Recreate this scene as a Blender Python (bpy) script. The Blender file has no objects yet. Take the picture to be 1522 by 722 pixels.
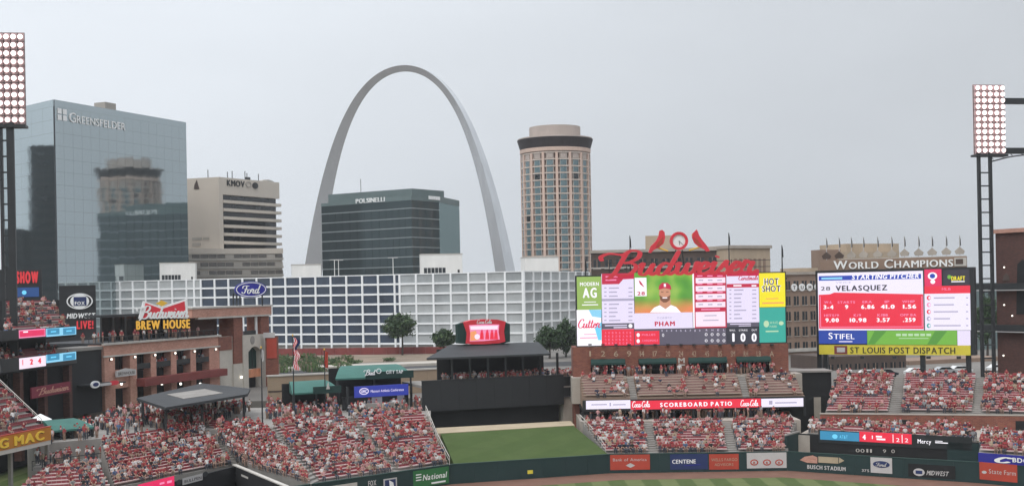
import bpy, bmesh, math, random
import numpy as np
from mathutils import Matrix, Vector
R = math.radians
random.seed(7)
rng = np.random.default_rng(7)
SC = bpy.context.scene
COL = SC.collection

# ------------------------------------------------------------------ camera, sky, sun, exposure
FOC, ROLL, CAMZ, PX0, PY0 = 1900.0, R(1.1), 24.0, 761.0, 432.0     # measured on the 1522 px wide photograph
cam = bpy.data.cameras.new('camera'); cam.sensor_width = 36.0
cam.lens = 36.0 * FOC / 1522.0
cam.shift_y = (PY0 - 361.0) / 1522.0
cam.clip_start = 0.5; cam.clip_end = 30000.0
cam_o = bpy.data.objects.new('camera', cam); COL.objects.link(cam_o)
cam_o.matrix_world = Matrix.Translation((0, 0, CAMZ)) @ Matrix.Rotation(R(90), 4, 'X') @ Matrix.Rotation(-ROLL, 4, 'Z')
SC.camera = cam_o

SUN_EL, SUN_AZ = R(52), R(205)      # azimuth from +Y clockwise: behind the camera, a little to its left
world = bpy.data.worlds.new('World'); SC.world = world; world.use_nodes = True
nt = world.node_tree; nt.nodes.clear()
def N(t, **kw):
    n = nt.nodes.new(t)
    for k, v in kw.items(): setattr(n, k, v)
    return n
out = N('ShaderNodeOutputWorld'); bg = N('ShaderNodeBackground'); bg.inputs[1].default_value = 0.1
sky = N('ShaderNodeTexSky', sky_type='NISHITA', sun_disc=False)
sky.sun_elevation = SUN_EL; sky.sun_rotation = SUN_AZ; sky.altitude = 150; sky.air_density = 1.0; sky.dust_density = 3.0
hsv = N('ShaderNodeHueSaturation'); hsv.inputs['Saturation'].default_value = 0.12
geo = N('ShaderNodeTexCoord'); sep = N('ShaderNodeSeparateXYZ')
nt.links.new(geo.outputs['Generated'], sep.inputs[0])
nz = N('ShaderNodeTexNoise'); nz.inputs['Scale'].default_value = 2.2; nz.inputs['Detail'].default_value = 5; nz.inputs['Roughness'].default_value = 0.5
mp = N('ShaderNodeMapping'); mp.inputs['Scale'].default_value = (1, 1, 3.0)
nt.links.new(geo.outputs['Generated'], mp.inputs[0]); nt.links.new(mp.outputs[0], nz.inputs['Vector'])
zz = N('ShaderNodeMath', operation='MULTIPLY'); nt.links.new(sep.outputs[2], zz.inputs[0]); nt.links.new(sep.outputs[2], zz.inputs[1])
lum = N('ShaderNodeMath', operation='MULTIPLY_ADD'); lum.inputs[1].default_value = 1.8; lum.inputs[2].default_value = 0.93
nt.links.new(zz.outputs[0], lum.inputs[0])
nadd = N('ShaderNodeMath', operation='MULTIPLY_ADD'); nadd.inputs[1].default_value = 0.32; nt.links.new(nz.outputs['Fac'], nadd.inputs[0]); nt.links.new(lum.outputs[0], nadd.inputs[2])
# the cloud deck is thicker (rain) towards the east-south-east, +X
xr_ = N('ShaderNodeMapRange', interpolation_type='SMOOTHSTEP'); nt.links.new(sep.outputs[0], xr_.inputs[0])
for i_, v_ in ((1, -.55), (2, .5), (3, .16), (4, -.31)): xr_.inputs[i_].default_value = v_
thk = N('ShaderNodeMath', operation='ADD'); nt.links.new(xr_.outputs[0], thk.inputs[0]); nt.links.new(nadd.outputs[0], thk.inputs[1])
tint = N('ShaderNodeMix', data_type='RGBA', blend_type='MULTIPLY'); tint.inputs[0].default_value = 1.0
tint.inputs[6].default_value = (7.3, 7.75, 8.3, 1)
nt.links.new(thk.outputs[0], tint.inputs[7])
nt.links.new(sky.outputs[0], hsv.inputs['Color'])
mix = N('ShaderNodeMix', data_type='RGBA'); mix.inputs[0].default_value = 0.88
nt.links.new(hsv.outputs[0], mix.inputs[6]); nt.links.new(tint.outputs[2], mix.inputs[7])
nt.links.new(mix.outputs[2], bg.inputs[0]); nt.links.new(bg.outputs[0], out.inputs[0])

sun = bpy.data.lights.new('sun', 'SUN'); sun.energy = 1.1; sun.angle = R(25); sun.color = (1.0, 0.96, 0.9)
sun_o = bpy.data.objects.new('sun', sun); COL.objects.link(sun_o)
sun_dir = Vector((math.sin(SUN_AZ) * math.cos(SUN_EL), math.cos(SUN_AZ) * math.cos(SUN_EL), math.sin(SUN_EL)))
sun_o.rotation_euler = sun_dir.to_track_quat('Z', 'Y').to_euler()
sun_o.location = (0, -50, 200)
SC.view_settings.view_transform = 'Standard'; SC.view_settings.look = 'None'
SC.view_settings.exposure = 0.0; SC.view_settings.gamma = 1.0; SC.view_settings.use_curve_mapping = False

# ------------------------------------------------------------------ measuring the photograph
CR, SR = math.cos(ROLL), math.sin(ROLL)
def uv(px, py):
    dx, dy = px - PX0, PY0 - py
    return (dx * CR + dy * SR) / FOC, (-dx * SR + dy * CR) / FOC
def W(px, py, D):
    u, v = uv(px, py); return Vector((u * D, D, CAMZ + v * D))
def G(px, py, z):
    u, v = uv(px, py); D = (z - CAMZ) / v; return Vector((u * D, D, z))
class Fr:
    """upright working plane through two ground points; local x along it, local y away from the camera, z up"""
    def __init__(s, A, B, z0=0.0):
        s.o = Vector((A[0], A[1], z0)); d = Vector((B[0] - A[0], B[1] - A[1], 0)); s.L = d.length
        s.a = math.atan2(d.y, d.x); s.ex = d.normalized(); s.ey = Vector((-s.ex.y, s.ex.x, 0)); s.z0 = z0
        s.M = Matrix.Translation(s.o) @ Matrix.Rotation(s.a, 4, 'Z')
    def P(s, px, py, y=0.0):
        u, v = uv(px, py)
        t = (y + s.o.x * s.ey.x + s.o.y * s.ey.y) / (u * s.ey.x + s.ey.y)
        q = Vector((t * u - s.o.x, t - s.o.y, 0))
        return q.dot(s.ex), CAMZ + t * v - s.z0
    def X(s, px, py=450, y=0.0): return s.P(px, py, y)[0]
    def Z(s, px, py, y=0.0): return s.P(px, py, y)[1]
    def rect(s, x0, y0, x1, y1, y=0.0):
        ym, xm = (y0 + y1) / 2, (x0 + x1) / 2
        return s.X(x0, ym, y), s.X(x1, ym, y), s.Z(xm, y1, y), s.Z(xm, y0, y)
def frame_px(pa, da, pb, db, z0=0.0, py=450):
    return Fr(W(pa, py, da), W(pb, py, db), z0)

# ------------------------------------------------------------------ materials
MATS = {}
def lin(h):
    h = h.lstrip('#'); r = [int(h[i:i + 2], 16) / 255 for i in (0, 2, 4)]
    return tuple(c / 12.92 if c <= .04045 else ((c + .055) / 1.055) ** 2.4 for c in r)
def M(name, col=None, rough=.7, var=.12, scale=.6, metal=0.0, bump=0.0, bscale=None, spec=.4, streak=False, emit=None):
    if name in MATS: return MATS[name]
    m = bpy.data.materials.new(name); m.use_nodes = True; t = m.node_tree; b = t.nodes['Principled BSDF']
    if isinstance(col, str): col = lin(col)
    if emit is not None:
        b.inputs['Base Color'].default_value = (.02, .02, .02, 1)
        b.inputs['Emission Color'].default_value = (*col, 1); b.inputs['Emission Strength'].default_value = emit
        b.inputs['Roughness'].default_value = .5; MATS[name] = m; return m
    b.inputs['Roughness'].default_value = rough; b.inputs['Metallic'].default_value = metal
    b.inputs['Specular IOR Level'].default_value = spec
    tc = t.nodes.new('ShaderNodeTexCoord'); n = t.nodes.new('ShaderNodeTexNoise')
    n.inputs['Scale'].default_value = scale; n.inputs['Detail'].default_value = 6; n.inputs['Roughness'].default_value = .65
    src = tc.outputs['Object']
    if streak:
        mpn = t.nodes.new('ShaderNodeMapping'); mpn.inputs['Scale'].default_value = (1, 1, .18)
        t.links.new(src, mpn.inputs[0]); src = mpn.outputs[0]
    t.links.new(src, n.inputs['Vector'])
    rmp = t.nodes.new('ShaderNodeValToRGB')
    rmp.color_ramp.elements[0].position = .3; rmp.color_ramp.elements[1].position = .72
    rmp.color_ramp.elements[0].color = (*[max(0, c * (1 - var)) for c in col], 1)
    rmp.color_ramp.elements[1].color = (*[min(1, c * (1 + var)) for c in col], 1)
    t.links.new(n.outputs['Fac'], rmp.inputs[0]); t.links.new(rmp.outputs[0], b.inputs['Base Color'])
    if bump:
        n2 = t.nodes.new('ShaderNodeTexNoise'); n2.inputs['Scale'].default_value = bscale or scale * 4; n2.inputs['Detail'].default_value = 3
        t.links.new(tc.outputs['Object'], n2.inputs['Vector'])
        bp = t.nodes.new('ShaderNodeBump'); bp.inputs['Strength'].default_value = bump; bp.inputs['Distance'].default_value = .1
        t.links.new(n2.outputs['Fac'], bp.inputs['Height']); t.links.new(bp.outputs[0], b.inputs['Normal'])
    MATS[name] = m; return m
def E(name, col, s=1.0): return M(name, col, emit=s)
def brick_mat(name, c1, c2, mortar, sc=1.0):
    if name in MATS: return MATS[name]
    m = M(name, c1, rough=.85); t = m.node_tree; b = t.nodes['Principled BSDF']
    tc = t.nodes.new('ShaderNodeTexCoord'); sp = t.nodes.new('ShaderNodeSeparateXYZ'); cb = t.nodes.new('ShaderNodeCombineXYZ')
    t.links.new(tc.outputs['Object'], sp.inputs[0])
    ad = t.nodes.new('ShaderNodeMath'); ad.operation = 'ADD'; t.links.new(sp.outputs[0], ad.inputs[0]); t.links.new(sp.outputs[1], ad.inputs[1])
    t.links.new(ad.outputs[0], cb.inputs[0]); t.links.new(sp.outputs[2], cb.inputs[1])
    bt = t.nodes.new('ShaderNodeTexBrick'); bt.inputs['Scale'].default_value = sc
    bt.inputs['Brick Width'].default_value = .45; bt.inputs['Row Height'].default_value = .16; bt.inputs['Mortar Size'].default_value = .012
    bt.inputs['Color1'].default_value = (*lin(c1), 1); bt.inputs['Color2'].default_value = (*lin(c2), 1); bt.inputs['Mortar'].default_value = (*lin(mortar), 1)
    t.links.new(cb.outputs[0], bt.inputs['Vector'])
    n = t.nodes.new('ShaderNodeTexNoise'); n.inputs['Scale'].default_value = .35; n.inputs['Detail'].default_value = 4
    t.links.new(tc.outputs['Object'], n.inputs['Vector'])
    mr = t.nodes.new('ShaderNodeMapRange'); mr.inputs['To Min'].default_value = .75; mr.inputs['To Max'].default_value = 1.25
    t.links.new(n.outputs['Fac'], mr.inputs[0])
    mx = t.nodes.new('ShaderNodeMix'); mx.data_type = 'RGBA'; mx.blend_type = 'MULTIPLY'; mx.inputs[0].default_value = 1
    t.links.new(bt.outputs['Color'], mx.inputs[6]); t.links.new(mr.outputs[0], mx.inputs[7])
    t.links.new(mx.outputs[2], b.inputs['Base Color']); return m

M('white_frame', (.86, .87, .87), .6, .06, .2, streak=True)
M('white_paint', (.78, .77, .74), .6, .08, .4, streak=True)
M('cream_concrete', (.60, .535, .46), .85, .06, .12, streak=True)
M('cream_dark', (.40, .37, .33), .85, .10, .2, streak=True)
M('concrete', (.27, .25, .23), .9, .16, .35)
M('concrete_light', (.50, .47, .43), .9, .14, .35)
M('concrete_warm', (.38, .335, .29), .9, .14, .3)
M('dark_steel', (.018, .02, .022), .45, .2, 1.0, spec=.5)
M('black_panel', (.022, .023, .025), .75, .12, .15)
M('black_matte', (.012, .012, .013), .8, .2, .3)
M('roof_dark', (.040, .042, .045), .75, .2, .25)
M('gate_stone', (.52, .48, .42), .9, .12, .3)
M('green_wall', (.012, .034, .034), .6, .12, .25)
M('green_awning', (.05, .15, .125), .8, .12, .4)
M('green_awning_dark', (.012, .04, .034), .8, .12, .4)
M('seat_red', (.19, .028, .036), .5, .25, .5)
M('bench_plank', (.58, .43, .41), .55, .15, .4)
M('bench_brown', (.40, .31, .25), .65, .2, .4)
M('seat_brown', (.20, .11, .095), .6, .25, .5)
M('dark_glass', (.016, .02, .024), .08, .3, .2, spec=.6)
M('navy_glass', (.040, .057, .088), .15, .4, .12, spec=.5)
M('screen_pane', (.41, .425, .425), .45, .2, .12); M('screen_pane_dim', (.34, .36, .365), .45, .25, .12)
M('red_paint', (.70, .04, .06), .45, .1, .5)
M('brick_red_paint', (.21, .045, .04), .7, .15, .4)
M('gold_paint', (.78, .46, .05), .5, .1, .5)
M('yellow_paint', (.72, .60, .06), .5, .1, .5)
M('white_letter', (.85, .85, .84), .5, .04, .5)
M('black_letter', (.02, .02, .02), .5, .1, .5)
M('blue_paint', (.022, .022, .27), .6, .1, .5)
M('navy_paint', (.02, .035, .12), .5, .1, .5)
M('orange_red', (.44, .06, .035), .5, .1, .5)
M('sign_green', (.03, .16, .05), .5, .1, .5)
M('grey_sign', (.52, .50, .49), .6, .08, .5)
M('tan', (.42, .33, .24), .85, .14, .2, streak=True)
M('tan_wall', (.33, .245, .17), .85, .12, .2)
M('brown_wall', (.085, .06, .05), .85, .2, .2, streak=True)
M('brown_wall_light', (.26, .18, .135), .85, .14, .2, streak=True)
M('dirt', (.165, .082, .056), .95, .18, .35, bump=.3)
M('sand', (.42, .34, .235), .95, .12, .4)
M('asphalt', (.055, .055, .057), .9, .25, .2)
M('city_ground', (.17, .155, .14), .9, .3, .02)
M('soil', (.22, .17, .125), .95, .35, .12)
M('path', (.45, .41, .36), .9, .12, .3)
M('bark', (.06, .045, .035), .9, .3, 2.0)
M('leaf_a', (.048, .092, .032), .6, .4, 1.2)
M('leaf_b', (.022, .05, .018), .6, .4, 1.2)
M('leaf_c', (.085, .135, .045), .6, .4, 1.2)
brick_mat('brick', '#86503f', '#713f35', '#87695d')
brick_mat('brick_pink', '#c4907f', '#b07c6b', '#bda394')
brick_mat('brick_dark', '#5a3a33', '#4a302b', '#5c463f')
# mirror glass of the two office towers
def glass_mirror(name, tintc, base, refl, wav, grid=None):
    m = bpy.data.materials.new(name); m.use_nodes = True; t = m.node_tree; t.nodes.clear()
    o = t.nodes.new('ShaderNodeOutputMaterial'); g = t.nodes.new('ShaderNodeBsdfGlossy'); d = t.nodes.new('ShaderNodeBsdfDiffuse'); mx = t.nodes.new('ShaderNodeMixShader')
    g.inputs['Roughness'].default_value = .05; g.inputs['Color'].default_value = (*tintc, 1); d.inputs['Color'].default_value = (*base, 1)
    mx.inputs[0].default_value = refl
    tc = t.nodes.new('ShaderNodeTexCoord'); n = t.nodes.new('ShaderNodeTexNoise'); n.inputs['Scale'].default_value = .22; n.inputs['Detail'].default_value = 2
    t.links.new(tc.outputs['Object'], n.inputs['Vector'])
    bp = t.nodes.new('ShaderNodeBump'); bp.inputs['Strength'].default_value = wav; bp.inputs['Distance'].default_value = 1.0
    t.links.new(n.outputs['Fac'], bp.inputs['Height']); t.links.new(bp.outputs[0], g.inputs['Normal'])
    t.links.new(d.outputs[0], mx.inputs[1]); t.links.new(g.outputs[0], mx.inputs[2]); t.links.new(mx.outputs[0], o.inputs[0])
    MATS[name] = m; return m
glass_mirror('mirror_blue', (.61, .69, .71), (.06, .08, .085), .73, .011)
glass_mirror('glass_green', (.52, .60, .61), (.036, .050, .054), .15, .01)
glass_mirror('glass_green_pale', (.62, .76, .76), (.05, .09, .09), .33, .01)
M('pale_line', (.24, .27, .275), .6, .1, .2)
M('green_metal', (.135, .18, .18), .5, .08, .2)
M('arch_steel', (.66, .67, .685), .27, .10, .12, metal=1.0, streak=True)
# turf with mown bands
def turf(name, c1, c2, ang, width):
    m = M(name, c1, rough=.95, spec=.15); t = m.node_tree; b = t.nodes['Principled BSDF']
    tc = t.nodes.new('ShaderNodeTexCoord'); mpn = t.nodes.new('ShaderNodeMapping'); mpn.inputs['Rotation'].default_value = (0, 0, ang)
    t.links.new(tc.outputs['Object'], mpn.inputs[0])
    w = t.nodes.new('ShaderNodeTexWave'); w.inputs['Scale'].default_value = math.pi / (10 * width); w.inputs['Distortion'].default_value = .3; w.inputs['Detail'].default_value = 2; w.inputs['Detail Scale'].default_value = 4
    t.links.new(mpn.outputs[0], w.inputs['Vector'])
    rp = t.nodes.new('ShaderNodeValToRGB'); rp.color_ramp.elements[0].position = .42; rp.color_ramp.elements[1].position = .58
    rp.color_ramp.elements[0].color = (*c1, 1); rp.color_ramp.elements[1].color = (*c2, 1); t.links.new(w.outputs['Fac'], rp.inputs[0])
    n = t.nodes.new('ShaderNodeTexNoise'); n.inputs['Scale'].default_value = .4; n.inputs['Detail'].default_value = 10; n.inputs['Roughness'].default_value = .75; t.links.new(tc.outputs['Object'], n.inputs['Vector'])
    mr = t.nodes.new('ShaderNodeMapRange'); mr.inputs['To Min'].default_value = .7; mr.inputs['To Max'].default_value = 1.3; t.links.new(n.outputs['Fac'], mr.inputs[0])
    mx = t.nodes.new('ShaderNodeMix'); mx.data_type = 'RGBA'; mx.blend_type = 'MULTIPLY'; mx.inputs[0].default_value = 1
    t.links.new(rp.outputs[0], mx.inputs[6]); t.links.new(mr.outputs[0], mx.inputs[7]); t.links.new(mx.outputs[2], b.inputs['Base Color']); return m
turf('turf_field', (.075, .105, .035), (.125, .15, .06), 0.0, 4.2)
turf('turf_lawn', (.058, .088, .026), (.064, .094, .029), .6, 6.0)

# ------------------------------------------------------------------ building meshes and objects
WM = {}
def worldm(o): return WM[o.name]
def link(o, parent=None, world_m=None):
    COL.objects.link(o); world_m = world_m or Matrix.Identity(4)
    if parent is not None:
        o.parent = parent; o.matrix_basis = worldm(parent).inverted() @ world_m
    else: o.matrix_basis = world_m
    WM[o.name] = world_m; return o
def tag(o, label=None, cat=None, group=None, kind=None):
    for k, v in (('label', label), ('category', cat), ('group', group), ('kind', kind)):
        if v: o[k] = v
    return o
def thing(name, label, cat, loc=(0, 0, 0), group=None, kind=None):
    o = bpy.data.objects.new(name, None); o.empty_display_size = .5
    return tag(link(o, None, Matrix.Translation(Vector(loc))), label, cat, group, kind)
class MB:
    def __init__(s, mat=None): s.v = []; s.f = []; s.m = []; s.mats = []; s.cur = 0; s.smooth = False; s.use(mat) if mat else None
    def use(s, mat):
        mat = MATS[mat] if isinstance(mat, str) else mat
        if mat not in s.mats: s.mats.append(mat)
        s.cur = s.mats.index(mat); return s
    def add(s, vs, fs):
        b = len(s.v); s.v += [tuple(p) for p in vs]; s.f += [tuple(i + b for i in f) for f in fs]; s.m += [s.cur] * len(fs); return s
    def box(s, x0, x1, y0, y1, z0, z1):
        if x0 > x1: x0, x1 = x1, x0
        if y0 > y1: y0, y1 = y1, y0
        if z0 > z1: z0, z1 = z1, z0
        return s.add([(x0, y0, z0), (x1, y0, z0), (x1, y1, z0), (x0, y1, z0), (x0, y0, z1), (x1, y0, z1), (x1, y1, z1), (x0, y1, z1)],
                     [(0, 1, 5, 4), (1, 2, 6, 5), (2, 3, 7, 6), (3, 0, 4, 7), (4, 5, 6, 7), (3, 2, 1, 0)])
    def quad(s, x0, x1, y, z0, z1): return s.add([(x0, y, z0), (x1, y, z0), (x1, y, z1), (x0, y, z1)], [(0, 1, 2, 3)])
    def slab(s, poly, z0, z1):
        n = len(poly); a = sum(poly[i][0] * poly[(i + 1) % n][1] - poly[(i + 1) % n][0] * poly[i][1] for i in range(n))
        if a < 0: poly = list(poly)[::-1]
        top = [(p[0], p[1], z1 if len(p) < 3 else p[2]) for p in poly]; bot = [(p[0], p[1], z0 if len(p) < 3 else p[2] - (z1 - z0)) for p in poly]
        return s.add(bot + top, [tuple(range(n - 1, -1, -1)), tuple(range(n, 2 * n))] + [(i, (i + 1) % n, (i + 1) % n + n, i + n) for i in range(n)])
    def prism(s, poly, y0, y1):
        """outline in local x,z pushed from y0 (front) to y1"""
        n = len(poly); a = sum(poly[i][0] * poly[(i + 1) % n][1] - poly[(i + 1) % n][0] * poly[i][1] for i in range(n))
        if a < 0: poly = list(poly)[::-1]
        return s.add([(p[0], y0, p[1]) for p in poly] + [(p[0], y1, p[1]) for p in poly],
                     [tuple(range(n)), tuple(range(2 * n - 1, n - 1, -1))] + [((i + 1) % n, i, i + n, (i + 1) % n + n) for i in range(n)])
    def tube(s, pts, rad, n=6, cap=True):
        pts = [Vector(p) for p in pts]; rad = rad if isinstance(rad, (list, tuple)) else [rad] * len(pts); vs = []
        for i, p in enumerate(pts):
            d = (pts[min(i + 1, len(pts) - 1)] - pts[max(i - 1, 0)]).normalized()
            a = d.cross(Vector((0, 0, 1))) if abs(d.z) < .9 else d.cross(Vector((0, 1, 0))); a.normalize(); b = d.cross(a)
            vs += [p + (a * math.cos(2 * math.pi * k / n) + b * math.sin(2 * math.pi * k / n)) * rad[i] for k in range(n)]
        fs = [(i * n + k, i * n + (k + 1) % n, (i + 1) * n + (k + 1) % n, (i + 1) * n + k) for i in range(len(pts) - 1) for k in range(n)]
        if cap: fs += [tuple(range(n - 1, -1, -1)), tuple(range((len(pts) - 1) * n, len(pts) * n))]
        return s.add(vs, fs)
    def ellipse(s, cx, cz, rx, rz, y0, y1, n=40): return s.prism([(cx + rx * math.cos(2 * math.pi * k / n), cz + rz * math.sin(2 * math.pi * k / n)) for k in range(n)], y0, y1)
    def ring(s, cx, cz, rx, rz, wid, y0, y1, n=40):
        o = [(cx + rx * math.cos(2 * math.pi * k / n), cz + rz * math.sin(2 * math.pi * k / n)) for k in range(n)]
        i = [(cx + (rx - wid) * math.cos(2 * math.pi * k / n), cz + (rz - wid) * math.sin(2 * math.pi * k / n)) for k in range(n)]
        vs = [(p[0], y, p[1]) for y in (y0, y1) for q in (o, i) for p in q]
        fs = []
        for k in range(n):
            j = (k + 1) % n
            fs += [(k, n + k, n + j, j)[::-1], (k, j, 2 * n + j, 2 * n + k)[::-1], (n + j, n + k, 3 * n + k, 3 * n + j)[::-1]]
        return s.add(vs, fs)
    def mesh(s, name):
        me = bpy.data.meshes.new(name); me.from_pydata(s.v, [], s.f)
        for m in s.mats: me.materials.append(m)
        if len(s.mats) > 1: me.polygons.foreach_set('material_index', s.m)
        if s.smooth: me.polygons.foreach_set('use_smooth', [True] * len(s.f))
        me.update(); return me
    def build(s, name, parent=None, fr=None):
        m = fr.M if isinstance(fr, Fr) else (fr if fr is not None else (worldm(parent) if parent is not None else Matrix.Identity(4)))
        if not s.f: return None
        return link(bpy.data.objects.new(name, s.mesh(name)), parent, m)
def structure(name, mb):
    o = mb.build(name); o['kind'] = 'structure'; return o

# letters: outlines of the built-in font, kept as plain meshes
GL = {}
def glyph(ch, bold=0.0):
    k = (ch, bold)
    if k not in GL:
        cu = bpy.data.curves.new('glyph', 'FONT'); cu.body = ch; cu.size = 1; cu.extrude = .5; cu.offset = bold; cu.resolution_u = 3
        ob = bpy.data.objects.new('glyph', cu); me = ob.to_mesh()
        vs = [tuple(v.co) for v in me.vertices]; fs = [tuple(p.vertices) for p in me.polygons]
        ob.to_mesh_clear(); bpy.data.objects.remove(ob); bpy.data.curves.remove(cu)
        x0 = min(v[0] for v in vs); x1 = max(v[0] for v in vs)
        GL[k] = ([(v[0] - x0, v[1], v[2]) for v in vs], fs, x1 - x0)
    return GL[k]
def text(mb, s, x0, x1, z0, z1, y=-.05, depth=.06, shear=0.0, bold=.0, gap=.1, caps=None, rise=0.0, collect=None):
    """set the string s into the box x0..x1 by z0..z1 (cap height), front face at y"""
    pos = 0; lay = []
    for i, ch in enumerate(s):
        if ch == ' ': pos += .34; continue
        k = 1.0
        if caps and not (i == 0 or s[i - 1] == ' '): k = caps
        vs, fs, w = glyph(ch); w += 2 * bold; lay.append((ch, vs, fs, pos, k)); pos += w * k + gap
    if s in ('1', 'I'): x0, x1 = (x0 + x1) / 2 - (z1 - z0) * .14, (x0 + x1) / 2 + (z1 - z0) * .14
    tot = pos - gap; sx = (x1 - x0) / tot; sz = (z1 - z0) / .73
    for ch, vs, fs, px, k in lay:
        if collect is not None: b = MB(); b.mats = [mb.mats[mb.cur]]; collect.append(b)
        for j, (ox, oz) in enumerate(((0, 0), (2 * bold, 0), (bold, .5 * bold), (bold, -.5 * bold)) if bold > .02 else (((0, 0), (2 * bold, 0)) if bold else ((0, 0),))):      # heavier type: the same outline set a few times, a hair apart
            q = []
            for v in vs:
                X = px + ox + v[0] * k; Zl = v[1] * k + oz
                q.append((x0 + sx * X + shear * sz * Zl, y + .0015 * j + (0.5 - v[2]) * depth, z0 + sz * Zl + rise * sx * X))
            (mb if collect is None else b).add(q, fs)
def letters(parent, fr, s, x0, x1, z0, z1, mat, name='letter', **kw):
    c = []; text(MB(mat), s, x0, x1, z0, z1, collect=c, **kw)
    return [b.build(name, parent, fr) for b in c]
def crom(p, n=7):
    p = [Vector(q) for q in p]; p = [2 * p[0] - p[1]] + p + [2 * p[-1] - p[-2]]; o = []
    for i in range(1, len(p) - 2):
        for k in range(n):
            t = k / n; a, b, c, d = p[i - 1:i + 3]
            o.append(.5 * ((2 * b) + (c - a) * t + (2 * a - 5 * b + 4 * c - d) * t * t + (3 * b - a - 3 * c + d) * t ** 3))
    return o + [p[-2]]
SCRIPT = {
 'B': [[(-.75, 1.25), (-.85, 1.6), (-.4, 1.85), (.3, 1.75), (.75, 1.95)], [(.62, 2.0), (.35, 1.1), (.05, .2), (-.3, -.25)], [(.3, 1.6), (.8, 2.05), (1.3, 1.95), (1.3, 1.5), (.9, 1.15), (.5, 1.05)], [(.5, 1.08), (1.05, 1.0), (1.25, .65), (1.0, .2), (.5, .0), (.0, .15)]],
 'u': [[(0, .75), (.22, 1.0), (.1, .4), (.2, .05), (.5, .2), (.82, 1.0)], [(.82, 1.0), (.68, .35), (.8, .05), (1.1, .3)]],
 'd': [[(.75, .85), (.45, 1.0), (.12, .6), (.15, .1), (.45, .08), (.75, .55)], [(1.15, 2.0), (.9, 1.1), (.68, .35), (.8, .05), (1.15, .35)]],
 'w': [[(0, .75), (.2, 1.0), (.1, .4), (.22, .05), (.5, .25), (.72, 1.0)], [(.72, 1.0), (.62, .35), (.78, .05), (1.1, .35), (1.2, 1.0), (1.45, .85)]],
 'e': [[(.05, .42), (.45, .58), (.55, .88), (.36, 1.0), (.12, .65), (.12, .2), (.36, .03), (.78, .35)]],
 'i': [[(.05, .7), (.25, 1.0), (.12, .35), (.25, .05), (.55, .35)], [(.3, 1.38), (.36, 1.5)]],
 's': [[(0, .3), (.4, 1.08), (.38, .75), (.58, .35), (.4, .03), (.12, .12)]],
 'r': [[(0, .4), (.22, 1.08), (.42, .9), (.62, .95), (.48, .4), (.58, .08), (1.0, .3)]],
 'F': [[(-.2, 1.2), (-.1, 1.7), (.5, 1.85), (1.3, 1.75)], [(.75, 1.8), (.6, 1.0), (.3, .2), (-.15, .1), (-.3, .45)], [(.2, .95), (.6, 1.05), (1.1, 1.0)]],
 'o': [[(.5, .95), (.15, .8), (.12, .2), (.45, .05), (.75, .45), (.65, .9), (.45, .95), (.95, .8)]],
 'C': [[(1.1, 1.55), (1.0, 1.95), (.5, 1.8), (.1, .9), (.3, .1), (.8, .1), (1.2, .5)]],
 'c': [[(.6, .8), (.42, 1.0), (.12, .65), (.14, .15), (.4, .03), (.8, .4)]],
 'a': [[(.68, .85), (.42, 1.0), (.12, .6), (.15, .1), (.42, .08), (.7, .6)], [(.75, 1.0), (.64, .35), (.75, .05), (1.05, .35)]],
 'l': [[(0, .3), (.5, 1.4), (.55, 1.9), (.35, 1.8), (.18, .7), (.3, .05), (.65, .35)]],
 '-': [[(.05, .5), (.45, .58)]], 't': [[(.38, 1.75), (.2, .8), (.16, .3), (.3, .05), (.62, .35)], [(-.02, 1.12), (.6, 1.2)]],
 'n': [[(0, .6), (.18, 1.0), (.1, .05)], [(.12, .4), (.45, 1.0), (.6, .8), (.55, .2), (.68, .05), (.95, .35)]]}
ADV = dict(B=1.42, u=1.02, d=1.08, w=1.3, e=.68, i=.5, s=.62, r=.9, F=.95, o=.85, C=1.1, c=.72, a=.98, l=.55, n=.92)
ADV['-'] = .5; ADV['t'] = .58
def script(mb, s, x0, x1, z0, z1, y=-.1, depth=.12, wmax=.2, wmin=.07, rise=0.0):
    """brush lettering: pen strokes with thick down-strokes and thin joins"""
    pos = 0; allst = []
    for ch in s:
        for st in SCRIPT[ch]: allst.append(crom([(pos + p[0] + .12 * p[1], p[1]) for p in st]))
        pos += ADV[ch]
    xs = [p.x for st in allst for p in st]; zs = [p.y for st in allst for p in st]
    ax, bx, az, bz = min(xs), max(xs), min(zs), max(zs); sx = (x1 - x0) / (bx - ax); sz = (z1 - z0) / (bz - az)
    for j, st in enumerate(allst):
        n = len(st); L = []; Rr = []
        for i, p in enumerate(st):
            d = (st[min(i + 1, n - 1)] - st[max(i - 1, 0)])
            if d.length < 1e-6: d = Vector((0, 1))
            d.normalize(); nr = Vector((-d.y, d.x)); w = (wmin + (wmax - wmin) * abs(d.y * .95 + d.x * .2) ** 1.5) * .5
            if i in (0, n - 1): w *= .5
            for lst, sg in ((L, 1), (Rr, -1)):
                q = p + nr * w * sg; X = (q.x - ax) * sx; lst.append((x0 + X, z0 + (q.y - az) * sz + rise * X))
        yy = y - .004 * (j % 7)
        vs = [(p[0], yy - .0007 * i, p[1]) for i, p in enumerate(L)] + [(p[0], yy - .0007 * i, p[1]) for i, p in enumerate(Rr)] + [(p[0], yy + depth, p[1]) for p in L] + [(p[0], yy + depth, p[1]) for p in Rr]
        fs = []
        for i in range(n - 1):
            fs += [(i, n + i, n + i + 1, i + 1), (i, i + 1, 2 * n + i + 1, 2 * n + i), (n + i + 1, n + i, 3 * n + i, 3 * n + i + 1)]
        fs += [(0, 2 * n, 3 * n, n), (n - 1, 2 * n - 1, 4 * n - 1, 3 * n - 1)]
        mb.add(vs, fs)
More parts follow.
